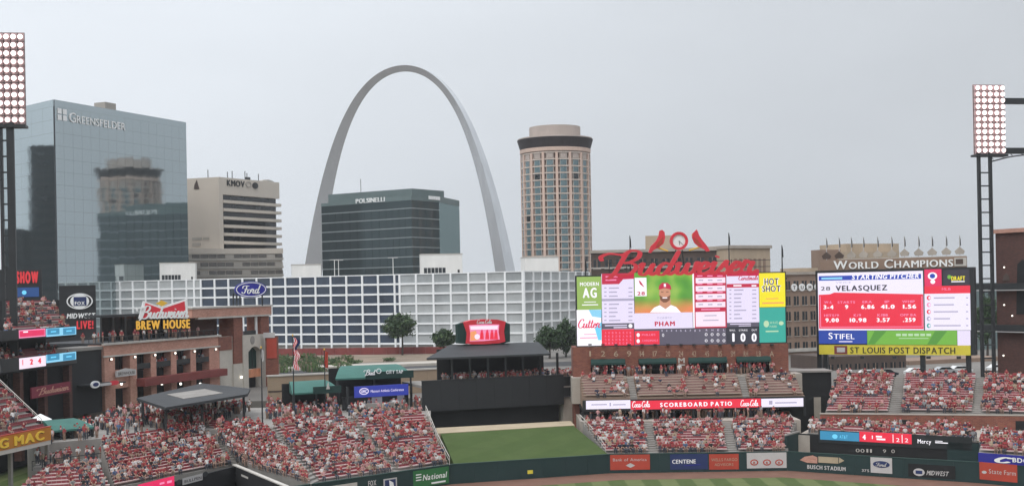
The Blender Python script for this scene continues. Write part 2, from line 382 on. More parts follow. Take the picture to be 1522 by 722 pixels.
# flat print on a board: rectangles and lines of type in photograph coordinates of that board's plane
class Print:
    def __init__(s, parent, fr, y=0.0): s.p, s.fr, s.y = parent, fr, y
    def rect(s, x0, y0, x1, y1, mat, layer=1, name='screen_panel', thick=.015):
        a, b, c, d = s.fr.rect(x0, y0, x1, y1, s.y); yy = s.y - .02 * layer
        return MB(mat).box(a, b, yy, yy + thick, c, d).build(name, s.p, s.fr)
    def text(s, t, x0, y0, x1, y1, mat, layer=2, name='lettering', **kw):
        a, b, c, d = s.fr.rect(x0, y0, x1, y1, s.y); m = MB(mat); text(m, t, a, b, c, d, y=s.y - .02 * layer, depth=kw.pop('depth', .012), **kw); return m.build(name, s.p, s.fr)
    def multi(s, items, mat, layer=2, name='lettering', split=False, **kw):
        if split: return [s.multi([i_], mat, layer, name, **kw) for i_ in items]
        m = MB(mat)
        for t, x0, y0, x1, y1 in items:
            a, b, c, d = s.fr.rect(x0, y0, x1, y1, s.y)
            if t is None: m.box(a, b, s.y - .02 * layer, s.y - .02 * layer + .012, c, d)
            else: text(m, t, a, b, c, d, y=s.y - .02 * layer, depth=.012, **kw)
        return m.build(name, s.p, s.fr)
    def poly(s, pts, mat, layer=2, name='print', thick=.012):
        q = [s.fr.P(px, py, s.y) for px, py in pts]; yy = s.y - .02 * layer
        return MB(mat).prism(q, yy, yy + thick).build(name, s.p, s.fr)
    def oval(s, cx, cy, rx, ry, mat, layer=2, name='print'):
        x, z = s.fr.P(cx, cy, s.y); x2 = s.fr.X(cx + rx, cy, s.y); z2 = s.fr.Z(cx, cy - ry, s.y); yy = s.y - .02 * layer
        return MB(mat).ellipse(x, z, x2 - x, z2 - z, yy, yy + .012, 28).build(name, s.p, s.fr)
    def script(s, t, x0, y0, x1, y1, mat, layer=2, name='lettering', depth=.012, **kw):
        a, b, c, d = s.fr.rect(x0, y0, x1, y1, s.y); m = MB(mat); script(m, t, a, b, c, d, y=s.y - .02 * layer, depth=depth, **kw); return m.build(name, s.p, s.fr)
# ------------------------------------------------------------------ ground
STREET = 6.4
w0, w1, w2, w3, w4, w5, w6 = Vector((-31.5, 137.6, 2.44)), G(480, 717, 2.44), G(670, 690, 2.44), G(905, 675, 2.44), G(1170, 671, 2.44), G(1455, 687, 2.44), G(1560, 696, 2.44)
mb = MB('city_ground')     # the city beyond the ball park, one sheet to the horizon, with the sunken ball park cut out of it
xa, xb, ya, yb, F = -72, 74, -80, 214, 2200
mb.add([(-F, -F, STREET), (F, -F, STREET), (F, F, STREET), (-F, F, STREET), (xa, ya, STREET), (xb, ya, STREET), (xb, yb, STREET), (xa, yb, STREET), (xa, ya, -1), (xb, ya, -1), (xb, yb, -1), (xa, yb, -1)],
       [(0, 1, 5, 4), (1, 2, 6, 5), (2, 3, 7, 6), (3, 0, 4, 7), (4, 5, 9, 8), (5, 6, 10, 9), (6, 7, 11, 10), (7, 4, 8, 11)])
structure('ground', mb)
mb = MB('turf_field'); mb.add([(xa, ya, 0), (xb, ya, 0), (xb, yb, 0), (xa, yb, 0)], [(0, 1, 2, 3)])
structure('field', mb)
wl = [w0, w1, w2, w3, w4, w5, w6]
mb = MB('dirt'); inner = []
for i, p in enumerate(wl):
    d = (wl[min(i + 1, 6)] - wl[max(i - 1, 0)]).normalized(); n = Vector((d.y, -d.x, 0)); inner.append(p + n * (6.0 if i > 1 else 5.0))
for i in range(6):
    mb.add([(inner[i].x, inner[i].y, .006), (inner[i + 1].x, inner[i + 1].y, .006), (wl[i + 1].x, wl[i + 1].y, .006), (wl[i].x, wl[i].y, .006)], [(0, 1, 2, 3)])
structure('warning_track', mb)
mb = MB('asphalt'); mb.slab([(-200, 262), (40, 300), (40, 318), (-200, 280)], STREET - .2, STREET + .02); structure('road', mb)
mb = MB('path'); mb.slab([(-66, 292), (-8, 312), (-10, 322), (-66, 300)], STREET - .2, STREET + .6); structure('path', mb)
mb = MB('soil'); mb.slab([(-75, 322), (-14, 330), (-16, 366), (-80, 372)], STREET - .2, STREET + .03); structure('planting_bed', mb)

# ------------------------------------------------------------------ mirror glass tower
gf = frame_px(80, 418, 276, 479, STREET, 160)
gl = Fr(W(22, 160, 436), W(80, 148, 418), STREET)
gdir = (gl.o - Vector((gf.o.x, gf.o.y, gl.o.z))).normalized(); gl = Fr(gf.o + gdir * 38, gf.o, STREET)
GTOP = gf.Z(80, 148)
root = thing('glass_office_tower', 'blue mirror glass office tower with a round tower reflected in its side', 'tower', gf.o)
mb = MB('mirror_blue'); ga, gb = gf.o, gf.o + gf.ex * gf.L; gc = gl.o
mb.use('roof_dark').slab([(ga.x - .0, ga.y + .6), (gb.x - .6, gb.y - .1), (gb.x + gdir.x * 38, gb.y + gdir.y * 38), (gc.x + .3, gc.y + .6)], STREET, STREET + GTOP - .3)
mb.build('core', root, Matrix.Identity(4))
PZ0, NR = gf.Z(180, 420) - 2, 14
def curtain(fr, cols, pane_mat, seed):
    r = random.Random(seed); cw = fr.L / cols; chh = (GTOP - 2.2 - PZ0) / NR
    meshes = []
    for k in range(10):
        d = [r.uniform(-.006, .006) for _ in range(3)]; d.append(d[0] + d[2] - d[1])
        m = MB(pane_mat); g = .025
        m.add([(g, d[0], g), (cw - g, d[1], g), (cw - g, d[2], chh - g), (g, d[3], chh - g)], [(0, 1, 2, 3)]); meshes.append(m.mesh('pane'))
    for i in range(cols):
        for j in range(NR):
            o = bpy.data.objects.new('pane', r.choice(meshes)); link(o, root, fr.M @ Matrix.Translation((i * cw, 0, PZ0 + j * chh)))
    m = MB('dark_glass')
    m.box(0, fr.L, .03, .3, 0, GTOP - .05); m.build('mullion_grid', root, fr)
    m = MB(pane_mat); m.box(0, fr.L, -.04, .02, GTOP - 2.2, GTOP); m.build('parapet_band', root, fr)
    m = MB(pane_mat); m.box(0, fr.L, -.02, .02, 0, PZ0 - .03); m.build('lower_glazing', root, fr)
curtain(gf, 16, 'mirror_blue', 1); curtain(gl, 5, 'mirror_blue', 2)
m = MB('white_letter'); a = gf.X(103, 160, -.3); b = gf.X(186, 172, -.3)
zt = GTOP - 2.6; letters(root, gf, 'GREENSFELDER', a, b, zt - 4.0, zt - .6, 'white_letter', y=-.35, depth=.25, caps=.78)
m = MB('white_letter'); a0 = gf.X(86, 158, -.3); a1 = gf.X(100, 160, -.3); s4 = (a1 - a0) / 2
for i in range(2):
    for j in range(2): m.box(a0 + i * (s4 + .2), a0 + i * (s4 + .2) + s4 - .5, -.35, -.1, zt - 3.9 + j * 2.1, zt - 2.2 + j * 2.1)
m.build('sign_emblem', root, gf)
m = MB('cream_dark'); x = gf.X(152, 155, 12); m.box(x - 3, x + 2.5, 8, 13, GTOP - .5, GTOP + 4); m.build('rooftop_unit', root, gf)

# dark towers standing beyond the picture's edge, which show only as mirror images in the pale side of the glass tower
def dark_tower(name, label, x0, x1, y0, y1, top):
    r = thing(name, label, 'tower', (x0, y0, STREET))
    mb = MB('black_matte').box(x0, x1, y0, y1, STREET, top); mb.build('wall', r, Matrix.Identity(4))
    mb = MB('dark_glass')
    n = int((top - STREET) / 4)
    for k in range(n): mb.box(x1 - .05, x1 + .12, y0 + 1, y1 - 1, STREET + 1.2 + 4 * k, STREET + 3.4 + 4 * k)
    mb.build('window_band', r, Matrix.Identity(4))
dark_tower('office_slab', 'tall dark office slab mirrored in the pale side of the glass tower', -330, -300, 437, 468, 92)
dark_tower('office_block', 'lower dark office block mirrored under the tall slab in the glass tower', -345, -295, 470, 560, 55)

# ------------------------------------------------------------------ cream concrete office building
kc = W(325, 263, 515); kr = W(415, 271, 546); kl = W(268, 266, 521)
kf = Fr(kl, kc, STREET); kg = Fr(kc, kr, STREET); KTOP = kf.Z(325, 263)
root = thing('concrete_office_building', 'cream concrete office building with stacked balcony bands and rooftop aerials', 'building', kc)
back = (kg.ex * kg.L)
m = MB('cream_concrete'); ZB = kg.Z(370, 290)
m.slab([(kl.x, kl.y), (kc.x, kc.y), (kc.x + kg.ex.x * 2.2, kc.y + kg.ex.y * 2.2), (kl.x + kg.ex.x * 2.2 + 0, kl.y + kg.ex.y * 2.2)], STREET, STREET + KTOP)
inn = kg.ey * 2.2
m.slab([(kc.x + kg.ex.x * 2.2 + inn.x, kc.y + kg.ex.y * 2.2 + inn.y), (kr.x + inn.x, kr.y + inn.y), (kl.x + back.x, kl.y + back.y), (kl.x + kg.ex.x * 2.2, kl.y + kg.ex.y * 2.2)], STREET, STREET + KTOP - .4)
m.build('wall', root, Matrix.Identity(4))
# top fascia and balconies on the long side
fz0 = kg.Z(345, 290); m = MB('cream_concrete').box(2.2, kg.L, 0, 2.3, fz0, KTOP); m.build('fascia', root, kg)
pit = (fz0 - kg.Z(345, 363)) / 6.05
for k in range(7):
    zt_ = fz0 - pit * k; 
    if k: m = MB('cream_concrete').box(2.3, kg.L + .8, -.25, 2.2, zt_ - pit * .02, zt_ + pit * .34); m.build('balcony', root, kg)
    m = MB('dark_glass').box(2.4, kg.L - .1, 2.05, 2.17, zt_ - pit + .36 * pit, zt_ - .03); m.build('window_band', root, kg)
# blank side wall markings and roof lettering
m = MB('black_letter'); a, b, c, d = kg.rect(337, 268, 363, 277); letters(root, kg, 'KMOV', a, b, c, d, 'black_letter', y=-.3, depth=.25, bold=.03)
m = MB('black_letter'); x, z = kg.P(379, 276); m.ellipse(x, z, 1.7, 1.3, -.3, -.05); m.build('sign_emblem', root, kg)
m = MB('cream_dark'); x, z = kg.P(369, 274); m.ring(x, z, 1.7, 1.2, .3, -.3, -.05); m.build('sign_emblem', root, kg)
m = MB('brown_wall'); x, z = kf.P(292, 275); m.prism([(x - 1.2, z - 1.6), (x + 1.4, z - 1.6), (x + .9, z - .2), (x + .3, z + 2), (x - .8, z + .2)], -.25, -.05); m.build('sign_emblem', root, kf)
m = MB('cream_dark')
for (x0, y0, x1, y1) in ((286, 353, 300, 357), (286, 361, 298, 366), (302, 353, 311, 356)):
    a, b, c, d = kf.rect(x0, y0, x1, y1); m.box(a, b, -.2, -.03, c, d)
m.build('wall_plate', root, kf)
for px, py in ((309, 256), (338, 259), (364, 258), (367, 261), (384, 262), (345, 258)):
    x, z = kg.P(px, py, 6); MB('dark_steel').tube([(x, 6, KTOP - .5), (x, 6, z + 1)], .18, 5).build('aerial', root, kg)
x = kg.X(367, 262, 5); MB('dark_steel').box(x - 1, x + 1, 4, 5, KTOP - .4, KTOP + 1.6).build('rooftop_unit', root, kg)
x = kg.X(398, 266, 6); m = MB('concrete_light'); m.ellipse(x, KTOP - .4, 5, 2.0, 6, 8, 20); m.build('roof_dish', root, kg)
# podium
M('hotel_slotted', (.12, .11, .10), .4, .3, .5)
pf = Fr(W(281, 380, 512), W(421, 380, 512 + 30), STREET); pz = pf.Z(345, 362); pz2 = pf.Z(345, 378)
q0 = W(272, 385, 506); pf = Fr(q0, W(421, 385, 522), STREET); xr = pf.L; pz = pf.Z(380, 369); pz2 = pf.Z(380, 377)
m = MB('cream_concrete').box(0, xr, 0, 14, pz2, pz).box(0, xr - .3, .5, 13.5, 0, pz2); m.build('podium_wall', root, pf)
for k in range(4):
    m = MB('cream_dark').box(-.05, xr + .05, -.12, .35, pz2 - 3.3 * k - 2.6, pz2 - 3.3 * k - 1.7); m.build('podium_band', root, pf)
    for i in range(12):
        w_ = xr / 12; MB('hotel_slotted' if (i * 7 + k * 3) % 5 else 'cream_dark').box(i * w_ + .12, (i + 1) * w_ - .12, .2, .48, pz2 - 3.3 * k - 1.65, pz2 - 3.3 * k - .1 + (0 if k else -.1)).build('podium_window', root, pf)


# ------------------------------------------------------------------ the steel arch
def arch():
    X0, D0, yaw, zb = -80.5, 967.5, -.48, 3.5; ft = .3048; n = 140
    m = MB('arch_steel'); m.smooth = True; d = (math.cos(yaw), math.sin(yaw)); nn = (-d[1], d[0]); rings = []
    for i in range(n + 1):
        x = -299.2 + 598.4 * i / n; ch = math.cosh(.0100333 * x); z = 693.8597 - 68.7672 * ch; dz = -68.7672 * .0100333 * math.sinh(.0100333 * x)
        L = math.hypot(1, dz); nx, nz_ = -dz / L, 1 / L
        side = 54 - 37 * (1 - ch / math.cosh(3.002)) / (1 - 1 / math.cosh(3.002)); h = side * math.sqrt(3) / 2; ring = []
        for a, b in ((-2 / 3, 0), (1 / 3, .5), (1 / 3, -.5)):
            px, pz_, py = x + nx * a * h, z + nz_ * a * h, b * side
            ring.append(((px * d[0] + py * nn[0]) * ft, (px * d[1] + py * nn[1]) * ft, pz_ * ft))
        rings.append(ring)
    # three flat skins, edges kept sharp by separate vertices
    for a, b in ((0, 1), (1, 2), (2, 0)):
        vs = []
        for r_ in rings: vs += [r_[a], r_[b]]
        m.add(vs, [(2 * i, 2 * i + 1, 2 * i + 3, 2 * i + 2) for i in range(n)])
    me = m.mesh('steel_arch'); bm = bmesh.new(); bm.from_mesh(me); bmesh.ops.recalc_face_normals(bm, faces=bm.faces); bm.to_mesh(me); bm.free()
    o = link(bpy.data.objects.new('steel_arch', me), None, Matrix.Translation((X0, D0, zb)))
    tag(o, 'tall stainless steel arch rising above the city roofs', 'arch')
arch()

# ------------------------------------------------------------------ dark green glass office building
pts = [W(478, 330, 507), W(575, 330, 488), W(612, 330, 480), W(653, 330, 496), W(683, 330, 522)]
root = thing('green_glass_office', 'dark green glass office building with pale floor lines below the arch', 'building', Vector((pts[2].x, pts[2].y, STREET)))
fr_ = [Fr(pts[i], pts[i + 1], STREET) for i in range(4)]
ztop = fr_[2].Z(612, 300); fl = 3.65; z1st = fr_[1].Z(612, 309)
bk = [(pts[4].x - 8, pts[4].y + 40), (pts[0].x + 6, pts[0].y + 45)]
poly = [(p.x, p.y + .7) for p in pts] + bk
MB('roof_dark').slab(poly, STREET, STREET + ztop - .4).build('core', root, Matrix.Identity(4))
for fi, (fr, mt, cols) in enumerate(zip(fr_, ('glass_green', 'glass_green', 'glass_green', 'glass_green_pale'), (9, 4, 4, 3))):
    for k in range(9):
        zc = z1st - fl * k
        for i in range(cols):
            cw = fr.L / cols; MB(mt).box(i * cw + .04, (i + 1) * cw - .04, 0, .25, zc - fl + .2, zc - .2).build('pane', root, fr)
        if fi < 3: MB('pale_line').box(0, fr.L, -.16, .3, zc - .18, zc + .18).build('floor_band', root, fr)
        else: MB('glass_green_pale').box(0, fr.L, .03, .3, zc - .2, zc + .2).build('floor_band', root, fr)
    MB(mt).box(0, fr.L, .02, .3, z1st + .2, z1st + 3.0).build('top_glazing', root, fr)
    MB('green_metal').box(0, fr.L, -.1, .6, z1st + 3.0, fr.Z((478, 575, 612, 655)[fi] + 8, (302, 293, 293, 294)[fi]) ).build('parapet', root, fr)
# upper set-back storey
up = [W(488, 300, 514), W(523, 290, 508), W(612, 280, 492), W(660, 288, 507)]
zu1 = Fr(up[1], up[2], STREET).Z(600, 281); zu0 = Fr(up[0], up[1], STREET).Z(505, 288)
MB('green_metal').slab([(up[1].x, up[1].y), (up[2].x, up[2].y), (up[3].x, up[3].y), (up[3].x - 4, up[3].y + 18), (up[1].x + 3, up[1].y + 18)], STREET + ztop - 1, STREET + zu1).build('penthouse', root, Matrix.Identity(4))
MB('green_metal').slab([(up[0].x, up[0].y), (up[1].x + .1, up[1].y - .1), (up[1].x + 5, up[1].y + 18), (up[0].x + 5, up[0].y + 18)], STREET + ztop - 1, STREET + zu0).build('penthouse', root, Matrix.Identity(4))
m = MB('white_letter'); fr = Fr(pts[0], pts[1], STREET); a, b, c, d = fr.rect(530, 294, 573, 301); letters(root, fr, 'POLSINELLI', a, b, c, d, 'white_letter', y=-.6, depth=.3, bold=.02)
m = MB('white_letter'); fr = fr_[2]; a, b, c, d = fr.rect(636, 292, 653, 297); [m.box(a + (b-a)*k/6, a + (b-a)*(k+.75)/6, -.6, -.3, c, d) for k in range(6)]; m.build('lettering', root, fr)
x, z = fr_[0].P(536, 266, 16); MB('dark_steel').tube([(x, 16, zu1 - 2), (x, 16, z)], .12, 5).build('aerial', root, fr_[0])

# ------------------------------------------------------------------ round hotel tower
HD = 520.0; hc = W(827, 320, HD); hz = lambda py: W(827, py, HD).z - STREET
root = thing('round_hotel_tower', 'round hotel tower with pink ribs and a dark crown band', 'tower', (hc.x, HD, STREET))
HM = Matrix.Translation((hc.x, HD, STREET)); rad = 51.5 / 1900 * HD
M('hotel_rib', (.62, .46, .38), .85, .08, .3); M('hotel_wall', (.56, .48, .42), .85, .1, .3); M('hotel_slot', (.17, .115, .095), .8, .3, .5)
M('hotel_glass', (.13, .20, .22), .12, .45, .35, spec=.6); M('hotel_crown', (.028, .020, .022), .6, .2, .3); M('hotel_top', (.44, .37, .33), .85, .08, .2)
def lathe(mat, prof, n=64):
    m = MB(mat); m.smooth = True; vs = []
    for r_, z in prof: vs += [(r_ * math.sin(2 * math.pi * k / n), -r_ * math.cos(2 * math.pi * k / n), z) for k in range(n)]
    m.add(vs, [(i * n + k, i * n + (k + 1) % n, (i + 1) * n + (k + 1) % n, (i + 1) * n + k) for i in range(len(prof) - 1) for k in range(n)]); return m
zc0, zc1 = hz(223.5), hz(209)
lathe('hotel_slot', [(rad - .9, 0), (rad - .9, zc0 - .5)]).build('core', root, HM)
cr = 56.5 / 1900 * HD
m = lathe('hotel_crown', [(rad - 1, zc0 - .2), (rad + .2, zc0), (cr, zc1), (cr - .3, zc1)]); m.smooth = False; m.build('crown_band', root, HM)
m = lathe('hotel_rib', [(rad - .6, zc0 - 1.6), (rad + .25, zc0 - 1.5), (rad + .35, zc0 - .01), (rad - 1, zc0 - .01)]); m.smooth = False; m.build('crown_ledge', root, HM)
m = lathe('hotel_top', [(cr - .3, zc1), (cr - .3, zc1 + .5), (38 / 1900 * HD + .4, hz(205)), (38 / 1900 * HD, hz(204.8)), (38 / 1900 * HD, hz(190)), (0.01, hz(190) + .2)]); m.smooth = False; m.build('penthouse', root, HM)
NB, NF = 16, 19; fh = 10 / 1900 * HD; zroof = zc0 - 2.0
def arcbox(m, a0, a1, r0, r1, z0, z1, n=2):
    vs = []
    for k in range(n + 1):
        a = a0 + (a1 - a0) * k / n
        for r_ in (r0, r1):
            for z in (z0, z1): vs.append((r_ * math.sin(a), -r_ * math.cos(a), z))
    fs = [(0, 1, 3, 2), (4 * n, 4 * n + 2, 4 * n + 3, 4 * n + 1)]
    for k in range(n):
        b = 4 * k; fs += [(b + 2, b + 3, b + 7, b + 6), (b + 1, b + 5, b + 7, b + 3), (b, b + 2, b + 6, b + 4), (b, b + 4, b + 5, b + 1)]
    return m.add(vs, fs)
st = 2 * math.pi / NB
winm = [arcbox(MB('hotel_glass'), -st * .24, st * .24, rad - .75, rad - .28, 0, fh * .80).mesh('window') for _ in range(1)][0]
winm2 = arcbox(MB('dark_glass'), -st * .24, st * .24, rad - .75, rad - .28, 0, fh * .80).mesh('window')
for k in range(NB):
    a = k * st
    arcbox(MB('hotel_rib'), a - st * .09, a + st * .09, rad - .9, rad + .15, 0, zroof).build('rib', root, HM)
    m = MB('hotel_wall'); arcbox(m, a + st * .23, a + st * .26, rad - .9, rad - .2, 0, zroof, 1); arcbox(m, a + st * .74, a + st * .77, rad - .9, rad - .2, 0, zroof, 1); m.build('window_jamb', root, HM)
    vis = math.cos(a + st / 2) > .05
    for j in range(NF if vis else 0):
        z = zroof - (j + 1) * fh
        if j == 0: arcbox(MB('hotel_top'), a + st * .28, a + st * .72, rad - .8, rad - .25, z + .3, z + fh * .95).build('spandrel', root, HM); continue
        o = bpy.data.objects.new('window', winm if random.random() < .9 else winm2); link(o, root, HM @ Matrix.Rotation(a + st / 2, 4, 'Z') @ Matrix.Translation((0, 0, z + .3)))
for j in range(NF + 1):
    m = MB('hotel_wall'); arcbox(m, -math.pi * .6, math.pi * .6, rad - .9, rad - .02, zroof - j * fh - .34, zroof - j * fh + .16, 48); m.build('floor_band', root, HM)

# ------------------------------------------------------------------ parking garage with a gridded front
ga_ = frame_px(142, 446, 779, 387.5, STREET, 470); p_end = W(779, 470, 387.5)
gb_ = Fr(p_end, W(886, 470, 428), STREET)
GZ = ga_.Z(620, 406.5) 
root = thing('parking_garage', 'long white gridded parking garage in front of the towers', 'garage', ga_.o)
colA = [142, 159.7, 178.7, 197.8, 216.8, 236.6, 256.4, 277.8, 289, 299, 319.5, 340, 361, 382, 403.5, 424.7, 447, 469.5, 492, 515.4, 539, 562.5, 587, 594.5, 619, 644.7, 670.6, 697, 724, 751.4, 779]
colB = [779, 794, 807, 820, 833, 846, 856.6, 867, 877]
fh = (ga_.Z(515, 410.5) - ga_.Z(515, 512)) / 7; top0 = ga_.Z(515, 410.5)
for (fr, cols) in ((ga_, colA), (gb_, colB)):
    xs = [fr.X(c, 460) for c in cols]
    MB('white_frame').box(xs[0] - .3, xs[-1], 0, 1.2, top0, GZ).build('parapet', root, fr)
    for x in xs: MB('white_frame').box(x - .31, x + .31, -.10, .55, 0, top0 - .003).build('column', root, fr)
    for k in range(1, 9): MB('white_frame').box(xs[0], xs[-1], -.04, .5, max(0, top0 - k * fh - .02), top0 - k * fh + .57).build('beam', root, fr)
    for i in range(len(xs) - 1):
        dark = fr is ga_ and 299 <= cols[i] < 590
        for k in range(7):
            mt = 'navy_glass' if dark else ('screen_pane' if random.random() < .6 else 'screen_pane_dim')
            MB(mt).box(xs[i] + .32, xs[i + 1] - .32, .30, .42, top0 - (k + 1) * fh + .59, top0 - k * fh - .04).build('pane', root, fr)
# solid deck behind the screens
q = [ga_.o + ga_.ey * .6, p_end + (ga_.ey + gb_.ey) * .35, gb_.o + gb_.ex * gb_.L + gb_.ey * .6]
MB('concrete').slab([(q[0].x, q[0].y), (q[1].x, q[1].y), (q[2].x, q[2].y), (q[2].x - 8, q[2].y + 40), (q[0].x + 22, q[0].y + 50)], STREET, STREET + top0 - .05).build('deck', root, Matrix.Identity(4))
GDECK = STREET + top0
def stair_house(px0, py0, px1, px2_, D, label, win=False):
    a = W(px0, py0, D); b = W(px1, py0, D + 2); fr = Fr(a, b, GDECK - .1); h = fr.Z((px0 + px1) / 2, py0)
    r = thing('roof_stair_house', label, 'stair house', fr.o, 'stair houses on the garage roof')
    MB('white_paint').box(0, fr.L, 0, 7, 0, h).build('wall', r, fr); MB('concrete_light').box(-.15, fr.L + .15, -.15, 7.15, h, h + .25).build('roof_edge', r, fr)
    if win:
        w_ = fr.L
        for k in range(6): MB('dark_glass').box(w_ * .06 + k * w_ * .09, w_ * .06 + (k + .85) * w_ * .09, -.04, .02, h * .1, h * .36).build('louvre', r, fr)
        MB('black_matte').box(w_ * .88, w_ * .93, -.04, .02, 0, h * .25).build('door', r, fr)
stair_house(237, 391, 290, 0, 452, 'white stair house beside the mirror glass tower, with louvres', True)
stair_house(434, 393.5, 477, 0, 436, 'plain white stair house under the left foot of the arch')
stair_house(626, 378, 687, 0, 415, 'white stair house before the green office, dark slot underneath', True)
stair_house(780, 382.5, 830, 0, 412, 'plain white stair house at the foot of the round tower')
def lamp_post(px, py, D, label):
    p = W(px, py, D); h = p.z - GDECK; r = thing('roof_lamp_post', label, 'lamp post', (p.x, D, GDECK), 'lamp posts on the garage roof')
    Mx = Matrix.Translation((p.x, D, GDECK)); MB('white_paint').tube([(0, 0, 0), (0, 0, h)], [.14, .1], 6).build('pole', r, Mx)
    MB('grey_sign').box(-1.6, -.1, -.2, .2, h - .1, h + .12).box(.1, 1.6, -.2, .2, h - .1, h + .12).build('lamp_head', r, Mx)
lamp_post(497, 386, 428, 'slim white lamp post, left one of the close pair on the garage roof')
lamp_post(503, 386.5, 430, 'slim white lamp post, right one of the close pair on the garage roof')
lamp_post(584, 383, 420, 'slim white lamp post alone before the green office, on the garage roof')

# ------------------------------------------------------------------ buildings behind the scoreboards
def block(name, label, pa, da, pb, db, ytop, depth, wall, rows=0, cols=0, wz=None, cornice=None, cat='building', wmat='dark_glass', base=STREET):
    fr = frame_px(pa, da, pb, db, base); h = fr.Z((pa + pb) / 2, ytop); r = thing(name, label, cat, fr.o)
    MB(wall).box(0, fr.L, 0, depth, 0, h).build('wall', r, fr)
    if cornice: MB(cornice).box(-.3, fr.L + .3, -.4, depth + .3, h, h + .7).build('cornice', r, fr)
    if rows:
        cw = fr.L / cols; rh = wz
        for i in range(cols):
            for j in range(rows):
                x0, x1 = i * cw + cw * .2, (i + 1) * cw - cw * .2; z1_ = h - 1.6 - j * rh; z0_ = z1_ - rh * .58
                w_ = MB(wmat).box(x0, x1, -.03, .05, z0_, z1_).build('window', r, fr)
                MB('concrete_warm').box(x0 - .15, x1 + .15, -.22, -.05, z0_ - .22, z0_ - .02).build('sill', w_, fr)
                MB('brown_wall_light').box((x0 + x1) / 2 - .08, (x0 + x1) / 2 + .08, -.12, -.04, z0_, z1_).build('mullion', w_, fr)
    return r, fr, h
r, fr, h = block('brown_brick_building', 'dark brown brick building rising behind the red script sign', 880, 304, 1086, 300, 374, 25, 'brown_wall', 3, 12, 3.6, 'concrete_warm')
MB('concrete_light').box(0, fr.L, -.2, -.02, fr.Z(980, 397), fr.Z(980, 395.5)).build('string_course', r, fr)
x0, x1 = fr.X(959, 350, 4), fr.X(1000, 350, 4); MB('tan').box(x0, x1, 4, 16, h, fr.Z(980, 350, 4)).build('penthouse', r, fr)
r, fr, h = block('tan_brick_building', 'tan brick wing behind the right end of the red script sign', 1087, 296, 1146, 302, 369, 22, 'tan', 0, 0, 0, 'concrete_warm')
for i in range(7): MB('brown_wall_light').box(fr.L * (.1 + .12 * i), fr.L * (.15 + .12 * i), -.2, -.01, 0, fr.Z(1115, 384)).build('pilaster', r, fr)
r, fr, h = block('office_with_disc_sign', 'grey brown brick building carrying a sign of white lettered discs', 1140, 322, 1226, 330, 408, 25, 'brown_wall_light', 6, 7, 3.9, 'concrete_warm')
for i, ch in enumerate('TUMS'):
    x, z = fr.P(1179.5 + i * 11.5, 427 - i * .2); d_ = MB('white_letter').ellipse(x, z, .95, .95, -.35, -.1, 20).build('letter_disc', r, fr)
    m = MB('brown_wall'); text(m, ch, x - .42, x + .42, z - .45, z + .45, y=-.38, depth=.02, bold=.03); m.build('letter', d_, fr)
MB('concrete_light').box(0, fr.L, -.4, 0, fr.Z(1190, 522), fr.Z(1190, 517)).build('ledge', r, fr)
MB('concrete_light').box(0, fr.L, -.6, 0, fr.Z(1190, 532), fr.Z(1190, 528)).build('ledge', r, fr)
x0, x1 = fr.X(1188, 400, 6), fr.X(1216, 400, 6); MB('tan').box(x0, x1, 6, 14, h, fr.Z(1200, 398, 6)).build('penthouse', r, fr)
block('brown_hotel', 'brown building corner behind the left end of the champions sign', 1218, 352, 1251, 354, 371, 4, 'brown_wall_light', 0, 0, 0)
r, fr, h = block('tan_tower_block', 'tan block behind the champions sign with a stepped roof', 1252, 352, 1338, 360, 374, 12, 'tan', 0, 0, 0)
x0, x1 = fr.X(1258, 365, 3), fr.X(1336, 365, 3); MB('tan').box(x0, x1, 3, 15, h, fr.Z(1297, 362, 3)).build('penthouse', r, fr)
block('low_brick_building', 'low brown brick building seen under the champions board', 1226, 262, 1345, 268, 528, 14, 'brown_wall', 1, 9, 4.0)
block('green_slab', 'dull green block seen through the ladder mast by the right board', 1440, 330, 1492, 336, 420, 20, 'green_metal', 3, 4, 8.0)
block('white_van_depot', 'pale low block beyond the stands under the right board', 1350, 275, 1490, 285, 533, 10, 'brown_wall_light', 1, 9, 4.2)
# ------------------------------------------------------------------ main video board with the red script sign
S = dict(sw='#efe8fb', swp='#f6e3f2', red='#e8203f', crim='#c01742', pink='#f08cb4', lime='#93b25a', mint='#b8d7b0', sky='#8ad0f0', dgrey='#565162', navy='#2b2a38', yel='#f2e21c', teal='#2fa596', lil='#e6dcf5',
         grass='#6fae3c', grassd='#4f8f33', orange='#ee9a63', wht='#fbf8ff', blue='#1f3fae', ltblue='#45b8ee', gtx='#a9a2bd', skin='#c98f72', beard='#7a4d38', dk='#2c2634', mag='#e0215c', dblue='#1b3f9e', cyan='#6fd0f5')
for k_, c_ in S.items(): E('lit_' + k_, c_, 1.08)
D_SB = 194.0
sb = frame_px(857, D_SB, 1168, D_SB, 15.0)
root = thing('main_video_board', 'wide lit video board showing batter portrait, line-ups and line score', 'video board', sb.o)
x0, x1, z0, z1 = sb.rect(857, 408, 1168, 512)
MB('dark_steel').box(x0 - .1, x1 + .1, .02, 1.6, z0 - .35, z1 + .15).build('cabinet', root, sb)
pr = Print(root, sb)
